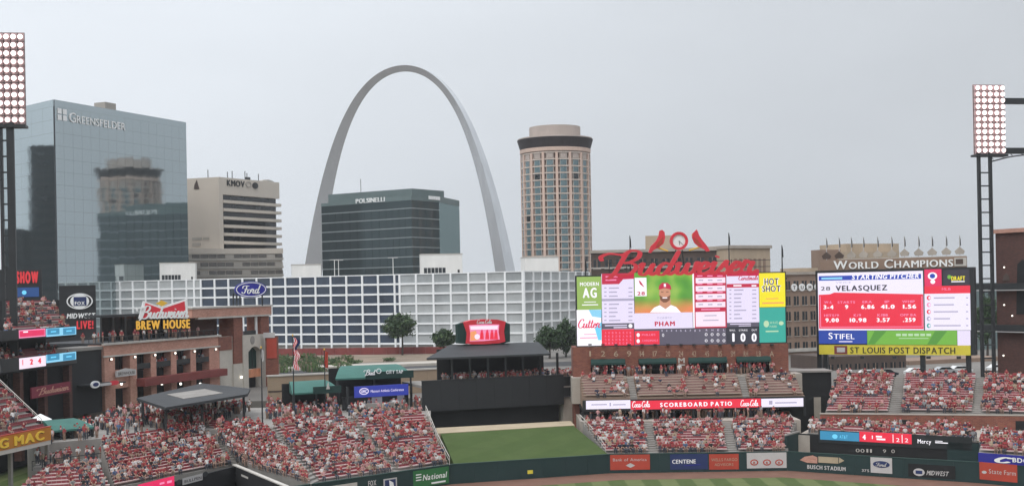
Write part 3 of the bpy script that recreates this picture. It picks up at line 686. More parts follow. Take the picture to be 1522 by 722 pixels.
# left adverts
pr.rect(857.5, 411, 894, 460, 'lit_lime', name='advert_panel'); pr.text('MODERN', 862, 419, 890, 424.5, 'lit_wht', bold=.03); pr.text('AG', 866, 427, 887, 442, 'lit_wht', bold=.05); pr.multi([(None, 868, 448, 886, 449), (None, 865, 452, 889, 453.4)], 'lit_wht')
pr.rect(857.5, 460, 894, 513.5, 'lit_wht', name='advert_panel'); pr.poly([(875, 460), (894, 460), (894, 472), (880, 470)], 'lit_sky'); pr.script('Cutter', 860, 474, 893, 487, 'lit_mag', wmax=.28, wmin=.1)
pr.poly([(884, 487), (894, 478), (894, 505), (889, 505)], 'lit_cyan'); pr.multi([(None, 868, 496, 886, 497), (None, 862, 501, 888, 502.4)], 'lit_pink')
# left line-up list
pr.rect(894.5, 406.5, 942.5, 488.8, 'lit_lil'); pr.poly([(894.5, 406.5), (942.5, 405.6), (942.5, 414), (926, 415), (920, 422), (894.5, 422.5)], 'lit_crim'); pr.multi([(None, 900, 410, 918, 412), (None, 900, 415, 916, 417)], 'lit_pink', 3)
pr.rect(894.5, 443.5, 942.5, 447, 'lit_gtx', 2); 
it = []
for k, y in enumerate((427, 433, 439, 451, 457, 463, 469, 475)): it += [(None, 898, y, 901.5, y + 1.6), (None, 905, y, 905 + (15, 12, 13, 15, 12, 13, 10, 17)[k], y + 1.8), (None, 934, y, 940, y + 1.6)]
pr.multi(it, 'lit_gtx')
pr.rect(894.5, 480, 942.5, 488.5, 'lit_dgrey', 2); pr.multi([(None, 899, 482.5, 932, 484), (None, 912, 485.5, 932, 487)], 'lit_lil', 3); pr.oval(937, 484, 3, 3, 'lit_wht', 3)
pr.rect(894.5, 489, 942.5, 513, 'lit_red'); it = []
for r_ in range(4):
    for c_ in range(8): it.append(('AHBRKSOE'[(c_ + r_ * 3) % 8], 899 + c_ * 5.3, 492.5 + r_ * 5.2, 901.2 + c_ * 5.3, 495.5 + r_ * 5.2))
pr.multi(it, 'lit_pink')
# portrait
def blurred_field():
    m = E('lit_field', S['grass']); t = m.node_tree; b = t.nodes['Principled BSDF']; tc = t.nodes.new('ShaderNodeTexCoord'); n = t.nodes.new('ShaderNodeTexNoise'); n.inputs['Scale'].default_value = .32; n.inputs['Detail'].default_value = 1
    t.links.new(tc.outputs['Object'], n.inputs['Vector']); g = t.nodes.new('ShaderNodeValToRGB'); cr_ = g.color_ramp
    cr_.elements[0].position = .3; cr_.elements[0].color = (*lin('#3f8a2c'), 1); cr_.elements[1].position = .72; cr_.elements[1].color = (*lin('#a9c95a'), 1); e_ = cr_.elements.new(.5); e_.color = (*lin('#68ab3a'), 1); t.links.new(n.outputs['Fac'], g.inputs[0])
    sp = t.nodes.new('ShaderNodeSeparateXYZ'); t.links.new(tc.outputs['Object'], sp.inputs[0]); za, zb = sb.Z(986, 463), sb.Z(986, 440)      # the picture on the screen: out-of-focus grass over an orange wall
    mr = t.nodes.new('ShaderNodeMapRange'); mr.interpolation_type = 'SMOOTHSTEP'; mr.inputs[1].default_value = zb; mr.inputs[2].default_value = za; t.links.new(sp.outputs[2], mr.inputs[0])
    n2 = t.nodes.new('ShaderNodeTexNoise'); n2.inputs['Scale'].default_value = .2; t.links.new(tc.outputs['Object'], n2.inputs['Vector']); mu = t.nodes.new('ShaderNodeMath'); mu.operation = 'MULTIPLY'; mu.use_clamp = True; t.links.new(mr.outputs[0], mu.inputs[0]); ad_ = t.nodes.new('ShaderNodeMath'); ad_.operation = 'MULTIPLY'; ad_.inputs[1].default_value = 1.9; t.links.new(n2.outputs['Fac'], ad_.inputs[0]); t.links.new(ad_.outputs[0], mu.inputs[1])
    mx = t.nodes.new('ShaderNodeMix'); mx.data_type = 'RGBA'; t.links.new(mu.outputs[0], mx.inputs[0]); t.links.new(g.outputs[0], mx.inputs[6]); mx.inputs[7].default_value = (*lin('#ee8a55'), 1); t.links.new(mx.outputs[2], b.inputs['Emission Color'])
blurred_field(); pr.rect(943, 404.5, 1029.5, 465, 'lit_field')
pr.rect(943.5, 412.5, 961, 440, 'lit_wht', 3); pr.poly([(949, 416), (952, 418), (958, 427), (955, 425), (951, 422)], 'lit_crim', 4); pr.text('28', 947, 433, 958.5, 438.5, 'lit_crim', 4, bold=.04)
pr.poly([(966, 464), (972, 457), (981, 453), (996, 452.5), (1005, 456), (1012, 464)], 'lit_wht', 4); pr.poly([(981, 440), (996, 440), (997, 453), (989, 459), (980, 453)], 'lit_skin', 5)
pr.oval(988, 436, 8.6, 12.2, 'lit_skin', 6); pr.poly([(979.6, 438), (982.5, 440), (988, 443.2), (993.5, 440), (996.6, 438), (995, 446), (990, 449.2), (986, 449.2), (981.5, 446)], 'lit_beard', 7)
pr.multi([(None, 984.5, 441.6, 991.5, 443.2)], 'lit_wht', 8); pr.multi([(None, 982.5, 433, 986, 434.2), (None, 990, 433, 993.5, 434.2)], 'lit_beard', 7)
pr.poly([(978.5, 430.5), (979.5, 424), (984, 420), (992, 420), (996.5, 424), (997.8, 430.5), (988, 427.8)], 'lit_crim', 8); pr.multi([(None, 986.5, 421.5, 989.5, 426)], 'lit_wht', 9)
pr.rect(943, 464.5, 1029.5, 488, 'lit_lil', 5); pr.text('TOMMY', 976, 470.5, 999, 473.5, 'lit_gtx', 6); pr.text('PHAM', 973, 477, 1003, 484, 'lit_crim', 6, bold=.05)
# statistics block
pr.rect(1029.7, 404, 1032, 487, 'lit_wht', 2); pr.rect(1032, 404, 1079.5, 487, 'lit_crim')
for k, y in enumerate((412.5, 424.5, 436.5, 448.5)): pr.rect(1034, y, 1078, y + 8, 'lit_swp', 2)
pr.rect(1034, 463, 1078, 485, 'lit_swp', 2)
it = []
for k, y in enumerate((409, 421, 433, 445)):
    for c_ in range(3): it.append((None, 1036 + c_ * 15, y, 1044 + c_ * 15, y + 1.8))
pr.multi(it + [(None, 1042, 458.5, 1070, 460.5)], 'lit_pink', 3)
it = []
for k, y in enumerate((415.5, 427.5, 439.5, 451.5)):
    for c_ in range(3): it.append((None, 1038 + c_ * 14, y, 1045 + c_ * 14, y + 1.6))
pr.multi(it + [(None, 1047, 468, 1065, 469.4), (None, 1045, 475, 1068, 476.4)], 'lit_gtx', 3)
# right line-up
pr.rect(1080, 402.5, 1128, 479, 'lit_lil'); pr.rect(1080, 402.5, 1128, 410, 'lit_crim', 2); pr.rect(1080, 421.5, 1128, 427, 'lit_crim', 2); pr.script('Cardinals', 1098, 409, 1126, 416, 'lit_crim', 3, wmax=.3, wmin=.12); pr.multi([(None, 1090, 423.3, 1102, 425.4), (None, 1117, 423.3, 1124, 425.4)], 'lit_wht', 3)
it = []
for k in range(8): y = 430 + k * 6; it += [(None, 1084, y, 1087, y + 1.6), (None, 1091, y, 1091 + (14, 12, 10, 11, 11, 18, 9, 12)[k], y + 1.8), (None, 1118, y, 1124, y + 1.6)]
pr.multi(it, 'lit_gtx', 2)
pr.rect(1080, 479, 1128, 485.5, 'lit_dgrey', 2); pr.multi([(None, 1085, 480.5, 1116, 481.8), (None, 1098, 483.3, 1116, 484.4)], 'lit_lil', 3)
pr.rect(1080, 486.5, 1128, 511, 'lit_navy', 2)
for t_, a in (('1', 1087.5), ('0', 1100.5), ('0', 1117)): pr.text(t_, a, 494.5, a + (5 if t_ == '1' else 7.5), 507, 'lit_wht', 3, bold=.05)
pr.multi([('BALL', 1084.5, 489, 1093, 491.6), ('STRIKE', 1098, 489, 1111, 491.6), ('OUT', 1117, 488.7, 1125, 491.4)], 'lit_wht', 3)
# line score strip
pr.rect(943, 488.3, 1079.5, 512, 'lit_dgrey', 2); pr.rect(943.5, 491.5, 980, 511.5, 'lit_red', 3); pr.multi([('PHILLIES', 954, 495.5, 974, 498.5), ('CARDINALS', 954, 504, 978, 507)], 'lit_pink', 4); pr.oval(948.5, 497.5, 2.4, 3, 'lit_wht', 4); pr.oval(948.5, 506.5, 2.4, 3, 'lit_wht', 4)
pr.multi([(str(k + 1), 983 + k * 7, 489.5, 984.8 + k * 7, 492.3) for k in range(9)] + [(ch, 1049 + k * 8.6, 488.6, 1051.5 + k * 8.6, 491.4) for k, ch in enumerate('RHEL')], 'lit_lil', 4)
pr.multi([('0', 1047.5 + k * 8.8, y, 1051.5 + k * 8.8, y + 4.6) for k in range(4) for y in (494.2, 503.4)] + [('0', 984, 495, 987, 500)], 'lit_wht', 4)
# right adverts
pr.rect(1128.5, 405.5, 1167, 456, 'lit_yel', name='advert_panel'); 
for t_, a, b, c, d in (('HOT', 1136, 413, 1157, 423), ('SHOT', 1133, 424, 1160, 433)): pr.text(t_, a - 1, b, c + 1, d, 'lit_wht', 2, bold=.09); pr.text(t_, a, b, c, d, 'lit_dk', 3, bold=.03)
pr.multi([(None, 1138, 443, 1157, 444.2), (None, 1133, 449, 1165, 451)], 'lit_orange')
pr.rect(1128.5, 456.5, 1167.5, 508.5, 'lit_teal', name='advert_panel'); pr.oval(1139, 481, 4, 5, 'lit_mint'); pr.multi([('WAVE', 1144, 477, 1156, 481), ('PARK', 1144, 483, 1155, 486.5), (None, 1138, 491, 1157, 493)], 'lit_mint'); pr.oval(1161, 480, 3.6, 3, 'lit_mint')

root = thing('red_script_sign', 'huge red script beer sign standing on top of the main video board', 'sign', sb.o + sb.ex * 12 + Vector((0, 0, z1)))
a, b, c, d = sb.rect(893, 371, 1127, 413, -.2); m = MB('red_paint'); script(m, 'Budweiser', a, b, c, d - .0, y=-.35, depth=.35, wmax=.29, wmin=.15); m.build('script_lettering', root, sb)
m = MB('dark_steel')
for k in range(9):
    xx = a + (b - a) * (k + .5) / 9; m.tube([(xx, .4, z1), (xx, .4, z1 + 2.2)], .06, 5)
m.tube([(a + .5, .4, z1 + 1.0), (b + 2, .4, z1 + 1.0)], .05, 5).tube([(a + .5, .4, z1 + 2.0), (b + 2, .4, z1 + 2.0)], .05, 5); m.build('support_frame', root, sb)

root = thing('clock_with_birds', 'round red and white clock flanked by two red bird figures', 'clock', sb.o + sb.ex * 15 + Vector((0, 0, z1)))
x, z = sb.P(1009, 358, .6); rr = sb.X(1022.5, 358, .6) - x
MB('red_paint').ring(x, z, rr, rr, rr * .3, .3, .9).build('clock_rim', root, sb); MB('white_letter').ellipse(x, z, rr * .72, rr * .72, .5, .8).build('clock_face', root, sb)
MB('black_letter').tube([(x, .46, z), (x + .1, .46, z - rr * .45)], .035, 4).build('clock_hand', root, sb); MB('black_letter').tube([(x, .44, z), (x + rr * .5, .44, z - rr * .5)], .03, 4).build('clock_hand', root, sb)
def bird(pts_, wing, beak):
    q = [sb.P(px, py, .6) for px, py in pts_]; o = MB('red_paint').prism(q, .35, .85).build('bird', root, sb)
    MB('orange_red').prism([sb.P(px, py, .6) for px, py in wing], .28, .34).build('wing', o, sb); MB('gold_paint').prism([sb.P(px, py, .6) for px, py in beak], .4, .8).build('beak', o, sb)
bird([(980, 343), (984, 341.5), (987.5, 345), (988.5, 353), (986, 362), (979, 368), (972, 371), (967, 376), (963.5, 375), (967, 366), (975, 358), (979, 350)], [(985, 352), (984, 362), (974, 368), (978, 360)], [(980, 346), (978.3, 347.6), (980.5, 349)])
bird([(1035, 341), (1032.5, 344), (1029, 347), (1028.5, 353), (1032, 361), (1039, 367), (1046, 370), (1050, 374), (1055, 373), (1051, 366), (1043, 356), (1038.5, 349), (1037, 344)], [(1031, 352), (1034, 361), (1044, 367), (1037, 357)], [(1029.4, 347), (1027.5, 349.5), (1029.6, 350.5)])
m = MB('gold_paint')
for p, q in (((972, 366), (993, 373)), ((1046, 365), (1024, 372))): (xa_, za_), (xb_, zb_) = sb.P(*p, .6), sb.P(*q, .6); m.tube([(xa_, .6, za_), (xb_, .6, zb_)], .14, 6)
m.build('perch', root, sb); m = MB('dark_steel'); m.tube([(x - .8, .7, z1), (x - .5, .7, z - rr)], .1, 5).tube([(x + .8, .7, z1), (x + .5, .7, z - rr)], .1, 5); m.build('support', root, sb)
for px, py, yb in ((936, 350, 376), (1083, 346, 404), (1162, 364, 406), (870, 385, 410)):
    xx, zz_ = sb.P(px, py, 1.2); zb_ = sb.Z(px, yb, 1.2); r = thing('flag_mast', {936: 'short black mast with furled flag left of the bird clock', 1083: 'black mast with furled flag right of the bird clock', 1162: 'black mast with furled flag above the yellow advert panel', 870: 'short dark mast over the green advert panel'}[px], 'flag mast', sb.M @ Vector((xx, 1.2, z1)), 'flag masts on the video boards')
    MB('dark_steel').tube([(xx, 1.2, z1), (xx, 1.2, zz_)], [.12, .06], 6).build('pole', r, sb); MB('dark_steel').box(xx - .6, xx + .6, .9, 1.5, zb_ - 1, zb_ - .85 + .2).build('bracket', r, sb)
    MB('black_matte').prism([(xx + .03, zz_), (xx + .16, zz_ - .7), (xx + .2, zz_ - 1.9), (xx + .03, zz_ - 1.8)], 1.1, 1.25).build('flag', r, sb)

# ------------------------------------------------------------------ brick podium under the main board
bp = frame_px(852, 193.5, 1172, 193.5, 0.0)
root = thing('scoreboard_podium', 'red brick building with dark green awnings carrying the main video board', 'building', bp.o)
zt0, zt1 = bp.Z(1010, 557), bp.Z(1010, 513)
wins = ((878, 929), (949, 1005), (1023, 1080), (1094, 1145))
edges = [852] + [e for w_ in wins for e in w_] + [1172]
for i in range(0, len(edges), 2):
    MB('brick').box(bp.X(edges[i], 540), bp.X(edges[i + 1], 540), 0, 6, 0, zt1).build('pier', root, bp)
xa_, xb_ = bp.X(852, 530), bp.X(1172, 530); za_ = bp.Z(1010, 532)
for (p0, p1) in wins:
    x0_, x1_ = bp.X(p0, 540), bp.X(p1, 540)
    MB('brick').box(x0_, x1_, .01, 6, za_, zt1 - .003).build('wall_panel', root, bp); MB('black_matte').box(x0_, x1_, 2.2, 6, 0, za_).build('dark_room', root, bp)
    m = MB('green_awning_dark'); zt2 = za_ + .1; n = 8
    for k in range(n):
        u0, u1 = k / n, (k + 1) / n
        m.add([(x0_ + (x1_ - x0_) * u, yy, zz_) for u in (u0, u1) for yy, zz_ in ((.0, zt2), (-.7, zt2 - .55), (-.72, zt2 - .85))], [(0, 1, 4, 3), (1, 2, 5, 4)])
    m.build('awning', root, bp)
    MB('dark_steel').box(x0_, x1_, -.05, .05, zt0 + .95, zt0 + 1.03).build('railing', root, bp)
for i, px in enumerate(np.linspace(877, 1147, 15)):
    x_, z_ = bp.P(px, 525); d_ = MB('brick').box(x_ - .55, x_ + .55, -.06, .01, z_ - .75, z_ + .75).build('wall_plaque', root, bp)
    m = MB('tan'); t_ = ('1', '2', '6', '9', '14', '17', '20', '24', '42', '45', '85', 'SM', 'RH', 'LB', 'A')[i]; text(m, t_, x_ - .32, x_ + .32, z_ - .42, z_ + .42, y=-.09, depth=.02); m.build('number', d_, bp)
    MB('dark_steel').box(x_ - .25, x_ + .25, -.5, -.02, z_ + 1.25, z_ + 1.45).build('wall_lamp', root, bp)
x_, z_ = bp.P(1013, 538, -.1); m = MB('concrete_light'); text(m, 'M', x_ - .5, x_ + .5, z_ - .1, z_ + .7, y=-.1, depth=.08, bold=.03); m.box(x_ - .5, x_ + .5, -.1, -.02, z_ - .5, z_ - .3); m.build('wall_emblem', root, bp)

# ------------------------------------------------------------------ stands
PEOPLE = []      # (position, heading, pose, zone)
ORD = 'first second third fourth fifth sixth seventh eighth ninth tenth eleventh twelfth thirteenth fourteenth fifteenth sixteenth seventeenth eighteenth nineteenth twentieth top'.split()
def lerp(a, b, t): return a + (b - a) * t
def section(label, FL, FR, BL, BR, rows, occ, zone, bench='bench_plank', seat='seat_red', deck='concrete', zfloor=0.0, name='seating_section', group=None, cat='seating'):
    c = (FL + FR) / 2; r = thing(name, label, cat, (c.x, c.y, zfloor), group)
    m = MB(deck); I = Matrix.Identity(4)
    for i in range(rows):
        a, b = lerp(FL, BL, i / rows), lerp(FR, BR, i / rows); a2, b2 = lerp(FL, BL, (i + 1) / rows), lerp(FR, BR, (i + 1) / rows)
        z = a.z; zr = b.z
        m.add([(a.x, a.y, zfloor), (b.x, b.y, zfloor), (b.x, b.y, zr), (a.x, a.y, z), (a2.x, a2.y, z), (b2.x, b2.y, zr), (a2.x, a2.y, zfloor), (b2.x, b2.y, zfloor)],
              [(0, 1, 2, 3), (3, 2, 5, 4), (0, 3, 4, 6), (1, 7, 5, 2), (6, 4, 5, 7)])
        run = (lerp(a2, b2, .5) - lerp(a, b, .5)); run.z = 0; dep = run.length; n = run.normalized(); L = (b - a).length; e = (b - a).normalized()
        def at(s, dd, h): p = a + e * s + n * dd; return (p.x, p.y, lerp(z, zr, s / max(L, .01)) + h)
        bb = MB(bench); k0, k1 = dep * .30, dep * .30 + .42
        vs = [at(s, dd, h) for s in (.15, L - .15) for dd in (k0, k1) for h in (.30, .42)]
        bb.add(vs, [(0, 1, 3, 2), (4, 6, 7, 5), (0, 4, 5, 1), (2, 3, 7, 6), (1, 5, 7, 3), (0, 2, 6, 4)])
        bb.use(seat); s = .2 + random.random() * .3
        while s < L - .6:
            vs = [at(ss, dd, h) for ss in (s, s + .48) for dd, h in ((k1, .40), (k1 + .08, .68), (k1 + .12, .67), (k1 + .05, .38))]
            bb.add(vs, [(0, 1, 5, 4), (1, 2, 6, 5), (2, 3, 7, 6), (0, 3, 2, 1), (4, 5, 6, 7)])
            s += .51
        bb.build('bench_row', r, I)
        head = math.atan2(-n.y, -n.x) + math.pi / 2       # figures face local -y, turned towards the field
        s = .35
        occr = occ(i / rows) if callable(occ) else occ; ph = FL.x
        while s < L - .3:
            if random.random() < occr * (.35 + 1.3 * max(0, min(1, .5 + .45 * math.sin(s * .55 + i * .5 + ph) + .4 * math.sin(s * .23 - i * .8 + 2 * ph)))):
                p = at(s + random.uniform(-.08, .08), k0 + .12, .42)
                if random.random() < .025: q = at(s, k0 - .22, 0); PEOPLE.append((Vector(q), head + random.gauss(0, .5), random.choice((3, 4)), zone + f', {ORD[min(i, 20)]} row up'))
                else: PEOPLE.append((Vector(p), head + random.gauss(0, .25), random.choice((0, 0, 0, 1, 1, 2)), zone + f', {ORD[min(i, 20)]} row up'))
            s += .56
    m.build('stepped_deck', r, I); return r
def standing(quad, n, zone, head=0.0):
    a, b, c, d = quad
    for _ in range(n):
        u, v = random.random(), random.random(); p = lerp(lerp(a, b, u), lerp(d, c, u), v); PEOPLE.append((p, head + random.gauss(0, 1.0), random.choice((3, 3, 4)), zone))
def rail(label, pts_, h=1.05, name='railing', mat='dark_steel', step=2.0, group=None):
    pts_ = [Vector(p) for p in pts_]; r = thing(name, label, 'railing', pts_[0], group); I = Matrix.Identity(4)
    MB(mat).tube([p + Vector((0, 0, h)) for p in pts_], .05, 5).build('top_rail', r, I); MB(mat).tube([p + Vector((0, 0, h * .5)) for p in pts_], .03, 4).build('mid_rail', r, I)
    for i in range(len(pts_) - 1):
        L = (pts_[i + 1] - pts_[i]).length; k = max(1, int(L / step))
        for j in range(k + (i == len(pts_) - 2)): p = lerp(pts_[i], pts_[i + 1], j / k); MB(mat).tube([p, p + Vector((0, 0, h))], .04, 4).build('post', r, I)
    return r
def platform(name, label, poly, z0, z1, mat='concrete', cat='terrace'):
    c = sum((Vector((p[0], p[1], 0)) for p in poly), Vector()) / len(poly); r = thing(name, label, cat, (c.x, c.y, z0)); MB(mat).slab([(p[0], p[1]) for p in poly], z0, z1).build('floor_slab', r, Matrix.Identity(4)); return r
def stair(label, FL, FR, BL, BR, rows, zfloor=0.0, group='aisle stairs between the seating blocks'):
    c = (FL + FR) / 2; r = thing('aisle_stair', label, 'stairs', (c.x, c.y, zfloor), group)
    for i in range(rows):
        a, b, a2, b2 = lerp(FL, BL, i / rows), lerp(FR, BR, i / rows), lerp(FL, BL, (i + 1) / rows), lerp(FR, BR, (i + 1) / rows)
        m = MB('concrete'); m.slab([(a.x, a.y), (b.x, b.y), (b2.x, b2.y), (a2.x, a2.y)], zfloor, a.z + .04); m.build('step', r, Matrix.Identity(4))

# right-centre blocks below the main board
zf, zb = 2.3, 5.2
P = lambda px, py, z: G(px, py, z)
blocks = [((899, 673), (966, 672.5), (866, 627), (957, 626.5)), ((977, 672), (1083, 671.5), (967, 626.5), (1073, 625.5)), ((1096, 671), (1169, 670.5), (1085, 625.5), (1184, 624.5))]
nm = ('red bench block under the main board, next to the green lawn', 'middle red bench block under the main board', 'red bench block under the main board, nearest the dark bullpen')
for k, (a, b, c, d) in enumerate(blocks): section(nm[k], P(*a, zf), P(*b, zf), P(*c, zb), P(*d, zb), 12, .62, 'the red benches below the main board', group='lower blocks under the main board')
for k in range(2):
    A, B = blocks[k], blocks[k + 1]
    stair('concrete aisle beside the ' + ('lawn-side' if k == 0 else 'bullpen-side') + ' block under the main board', P(*A[1], zf), P(*B[0], zf), P(*A[3], zb), P(*B[2], zb), 14)
pl, pr_ = P(862, 626, zb), P(1190, 623.5, zb)
platform('concourse', 'concrete concourse behind the blocks under the main board', [(pl.x, pl.y - .02), (pr_.x, pr_.y - .02), (pr_.x, pr_.y + 14), (pl.x, pl.y + 14)], 0, zb, 'concrete_warm', 'concourse')
D_RB = pl.y + 1.2
standing((Vector((pl.x + 1, pl.y + .6, zb)), Vector((pr_.x - 1, pl.y + .6, zb)), Vector((pr_.x - 1, pl.y + 5, zb)), Vector((pl.x + 1, pl.y + 5, zb))), 120, 'the shade under the patio board')
# patio deck above with its lit ribbon
rb = frame_px(866, D_RB, 1196, D_RB, 0.0); za_, zc_ = rb.Z(1030, 607), rb.Z(1030, 592.5)
root = thing('patio_deck', 'upper patio deck with a lit ribbon board along its front edge', 'deck', rb.o + Vector((0, 0, zb)))
x0_, x1_ = rb.X(866, 600), rb.X(1197, 600)
MB('black_matte').box(x0_, x1_, .1, 14, za_ - .2, za_ + .25).build('soffit', root, rb); MB('dark_steel').box(x0_, x1_, .02, .3, za_ - .1, zc_ + .1).build('fascia', root, rb)
MB('black_matte').box(x0_, x1_, 8.5, 8.9, zb, za_ - .2).build('rear_wall', root, rb)
for k in range(7): xx = x0_ + (x1_ - x0_) * k / 6; MB('dark_steel').box(xx - .18, xx + .18, .4, .76, zb, za_ - .2).build('post', root, rb)
pr = Print(root, rb); pr.rect(871, 594.5, 937, 607.2, 'lit_sw', name='ribbon_panel'); pr.rect(937.5, 593.5, 1131, 606.5, 'lit_red', name='ribbon_panel'); pr.rect(1131.5, 591.5, 1194, 604, 'lit_sw', name='ribbon_panel')
pr.text('SCOREBOARD PATIO', 981, 596.8, 1088, 603.2, 'lit_wht', bold=.05, gap=.22); pr.script('Coca-Cola', 940, 595.5, 966, 604.5, 'lit_wht', wmax=.3, wmin=.12); pr.script('Coca-Cola', 1101, 593.8, 1127, 602.8, 'lit_wht', wmax=.3, wmin=.12)
pr.multi([(None, 879, 600, 902, 601.6), (None, 906, 598, 908, 603), (None, 911, 600, 930, 601.6), (None, 1152, 597, 1184, 598.8)], 'lit_gtx'); pr.rect(1143, 595, 1148, 600.5, 'lit_gtx', 2, 'print')
zq0, zq1 = zc_ - .1, bp.Z(1010, 556)
DB = bp.o.y - .3
def Wz(px, py, D): return W(px, py, D)
up_b = [((866, 590.5), (937, 590), (862, 560), (931, 559)), ((947, 590), (1104, 588.5), (941, 559), (1096, 557)), ((1114, 588.5), (1196, 587.5), (1107, 557), (1180, 556))]
nm = ('tan bench block over the white end of the ribbon, beside the batter wall', 'long middle tan bench block above the lit ribbon board', 'tan bench block over the right white end of the ribbon board')
for k, (a, b, c, d) in enumerate(up_b):
    A, B, C, Dd = [W(p[0], p[1], D_RB + .4) for p in (a, b)] + [W(p[0], p[1], DB - 1.6) for p in (c, d)]
    A.z = B.z = (A.z + B.z) / 2; C.z = Dd.z = (C.z + Dd.z) / 2
    section(nm[k], A, B, C, Dd, 8, .18, 'the tan benches above the ribbon board', 'bench_brown', 'seat_brown', 'brown_wall_light', za_ + .3, group='tan bench blocks of the patio deck')
    if k < 2:
        b2, d2 = W(up_b[k + 1][0][0], up_b[k + 1][0][1], D_RB + .4), W(up_b[k + 1][2][0], up_b[k + 1][2][1], DB - 1.6); b2.z = B.z; d2.z = Dd.z
        stair('concrete aisle between tan bench blocks, ' + ('under the red ribbon end' if k == 0 else 'over the bottling sign'), B, b2, Dd, d2, 9, za_ + .3)
zs = bp.Z(1010, 557)
standing((Vector((bp.o.x + 2, DB - 1.2, zs)), Vector((bp.o.x + 30, DB - 1.2, zs)), Vector((bp.o.x + 30, DB + 1.6, zs)), Vector((bp.o.x + 2, DB + 1.6, zs))), 80, 'the awnings under the main board')
platform('patio_walk', 'walkway along the awnings at the top of the tan benches', [(bp.o.x - .5, DB - 1.6), (bp.o.x + 34, DB - 1.6), (bp.o.x + 34, DB + 3), (bp.o.x - .5, DB + 3)], za_ + .3, zs, 'concrete_warm', 'walkway')

# right-hand blocks
zf, zb = 6.0, 10.4
rblk = [((1226, 613), (1321, 613), (1244, 557), (1331, 557.5)), ((1339, 612), (1446, 613), (1343, 557.5), (1452, 558)), ((1458, 613.5), (1560, 616), (1463, 558), (1560, 560))]
nm = ('red bench block in front of the left half of the champions board', 'red bench block in front of the right half of the champions board', 'red bench block cut by the right edge, past the ladder mast')
for k, (a, b, c, d) in enumerate(rblk): section(nm[k], P(*a, zf), P(*b, zf), P(*c, zb), P(*d, zb), 16, .38, 'the blocks below the champions board', group='blocks below the champions board', zfloor=3.0)
for k in range(2): stair('pale concrete aisle stair ' + ('between the two blocks below the champions board' if k == 0 else 'below the ladder mast'), P(*rblk[k][1], zf), P(*rblk[k + 1][0], zf), P(*rblk[k][3], zb), P(*rblk[k + 1][2], zb), 18, 3.0)
a, b = P(1218, 613, zf), P(1560, 616, zf)
root = thing('brick_parapet', 'low red brick wall below the blocks facing the champions board side', 'wall', (a.x, a.y - 1, 3.0))
pf_ = Fr(Vector((a.x, a.y - .5, 0)), Vector((b.x, b.y - .5, 0)), 3.0); MB('brick').box(0, pf_.L, 0, .4, 0, 2.85).build('wall', root, pf_); MB('concrete_warm').box(-.1, pf_.L, -.08, .48, 2.85, 3.0).build('coping', root, pf_)
for px in (1344, 1518): x_ = pf_.X(px, 612, -.05); MB('black_matte').box(x_ - .75, x_ + .75, -.06, .1, 0, 2.19).build('tunnel_mouth', root, pf_)
# strip of benches above the bullpen
zs1, zs2 = 4.2, 5.0
section('narrow strip of red benches directly above the lit bullpen ribbon', P(1200, 642.5, zs1), P(1450, 655, zs1), P(1204, 629, zs2), P(1452, 638, zs2), 3, .7, 'the strip above the bullpen', zfloor=0)
section('red bench block at the right edge above the red insurance sign', P(1455, 672, 3.6), P(1560, 679, 3.6), P(1457, 643, 5.0), P(1560, 648, 5.0), 8, .7, 'the corner block by the red insurance sign')
a, b = P(1186, 636, zs1 + .6), P(1560, 648, zs1 + .6); c, d = P(1226, 613, zf), P(1560, 616, zf)
platform('cross_aisle', 'cross aisle between the bullpen strip and the brick parapet', [(a.x, a.y), (b.x, b.y + 1), (d.x, d.y), (c.x - 2, c.y)], 0, 3.9, 'concrete_warm', 'walkway')
e0, e1, e2, e3 = P(1215, 628.5, 5.0), P(1440, 637, 5.0), P(1440, 613, zf), P(1226, 613, zf)
for e_ in (e0, e1): e_.z = 3.9; e_.y += .4
for e_ in (e2, e3): e_.z = 3.9; e_.y -= 1.0
standing((e0, e1, e2, e3), 40, 'the cross aisle by the brick parapet')
sv = frame_px(1176, 197, 1236, 197, 0.0, 580); root = thing('service_shed', 'black service block in the gap beside the champions board posts', 'shed', sv.o)
MB('black_matte').box(0, sv.L, 0, 5, 0, sv.Z(1205, 553)).build('wall', root, sv); MB('concrete').box(-.2, sv.L + .2, -.3, 5.2, sv.Z(1205, 553) + .003, sv.Z(1205, 550.5)).build('roof_edge', root, sv); MB('concrete_warm').box(sv.L * .55, sv.L * .72, -.25, -.05, 0, sv.Z(1205, 590)).build('door', root, sv)

# bullpen and outfield wall
root = thing('bullpen', 'dark green bullpen with a lit blue and red ribbon along its rear wall', 'bullpen', P(1190, 690, .1))
b0, b1 = P(1186, 641.5, zs1) - Vector((0, .7, 0)), P(1452, 655, zs1) - Vector((0, .7, 0)); bf = Fr(b0, b1, 0.0); zt_ = bf.Z(1300, 645)
MB('black_matte').box(0, bf.L, 0, .3, 0, zt_ - .4).build('rear_wall', root, bf); MB('green_wall').box(bf.X(1408, 660), bf.L, -.1, -.01, 0, zt_ - .5).build('green_panel', root, bf)
MB('green_wall').box(-.3, -.02, -4.2, .3, 0, zt_ - .3).build('side_wall', root, bf); MB('concrete').box(-.35, -.01, -4.2, .3, zt_ - .3, zt_ - .1).build('side_coping', root, bf)
MB('dirt').box(0, bf.L, -3.8, -.01, -.05, .02).build('bullpen_floor', root, bf)
pr = Print(root, bf, -.12); MB('dark_steel').box(bf.X(1217, 650), bf.X(1445, 655), -.1, -.005, bf.Z(1330, 663), bf.Z(1330, 643.5)).build('ribbon_cabinet', root, bf)
pr.rect(1219, 641, 1277, 654, 'lit_ltblue', name='ribbon_panel'); MATS['lit_ltblue'].node_tree.nodes['Principled BSDF'].inputs['Emission Strength'].default_value = .55
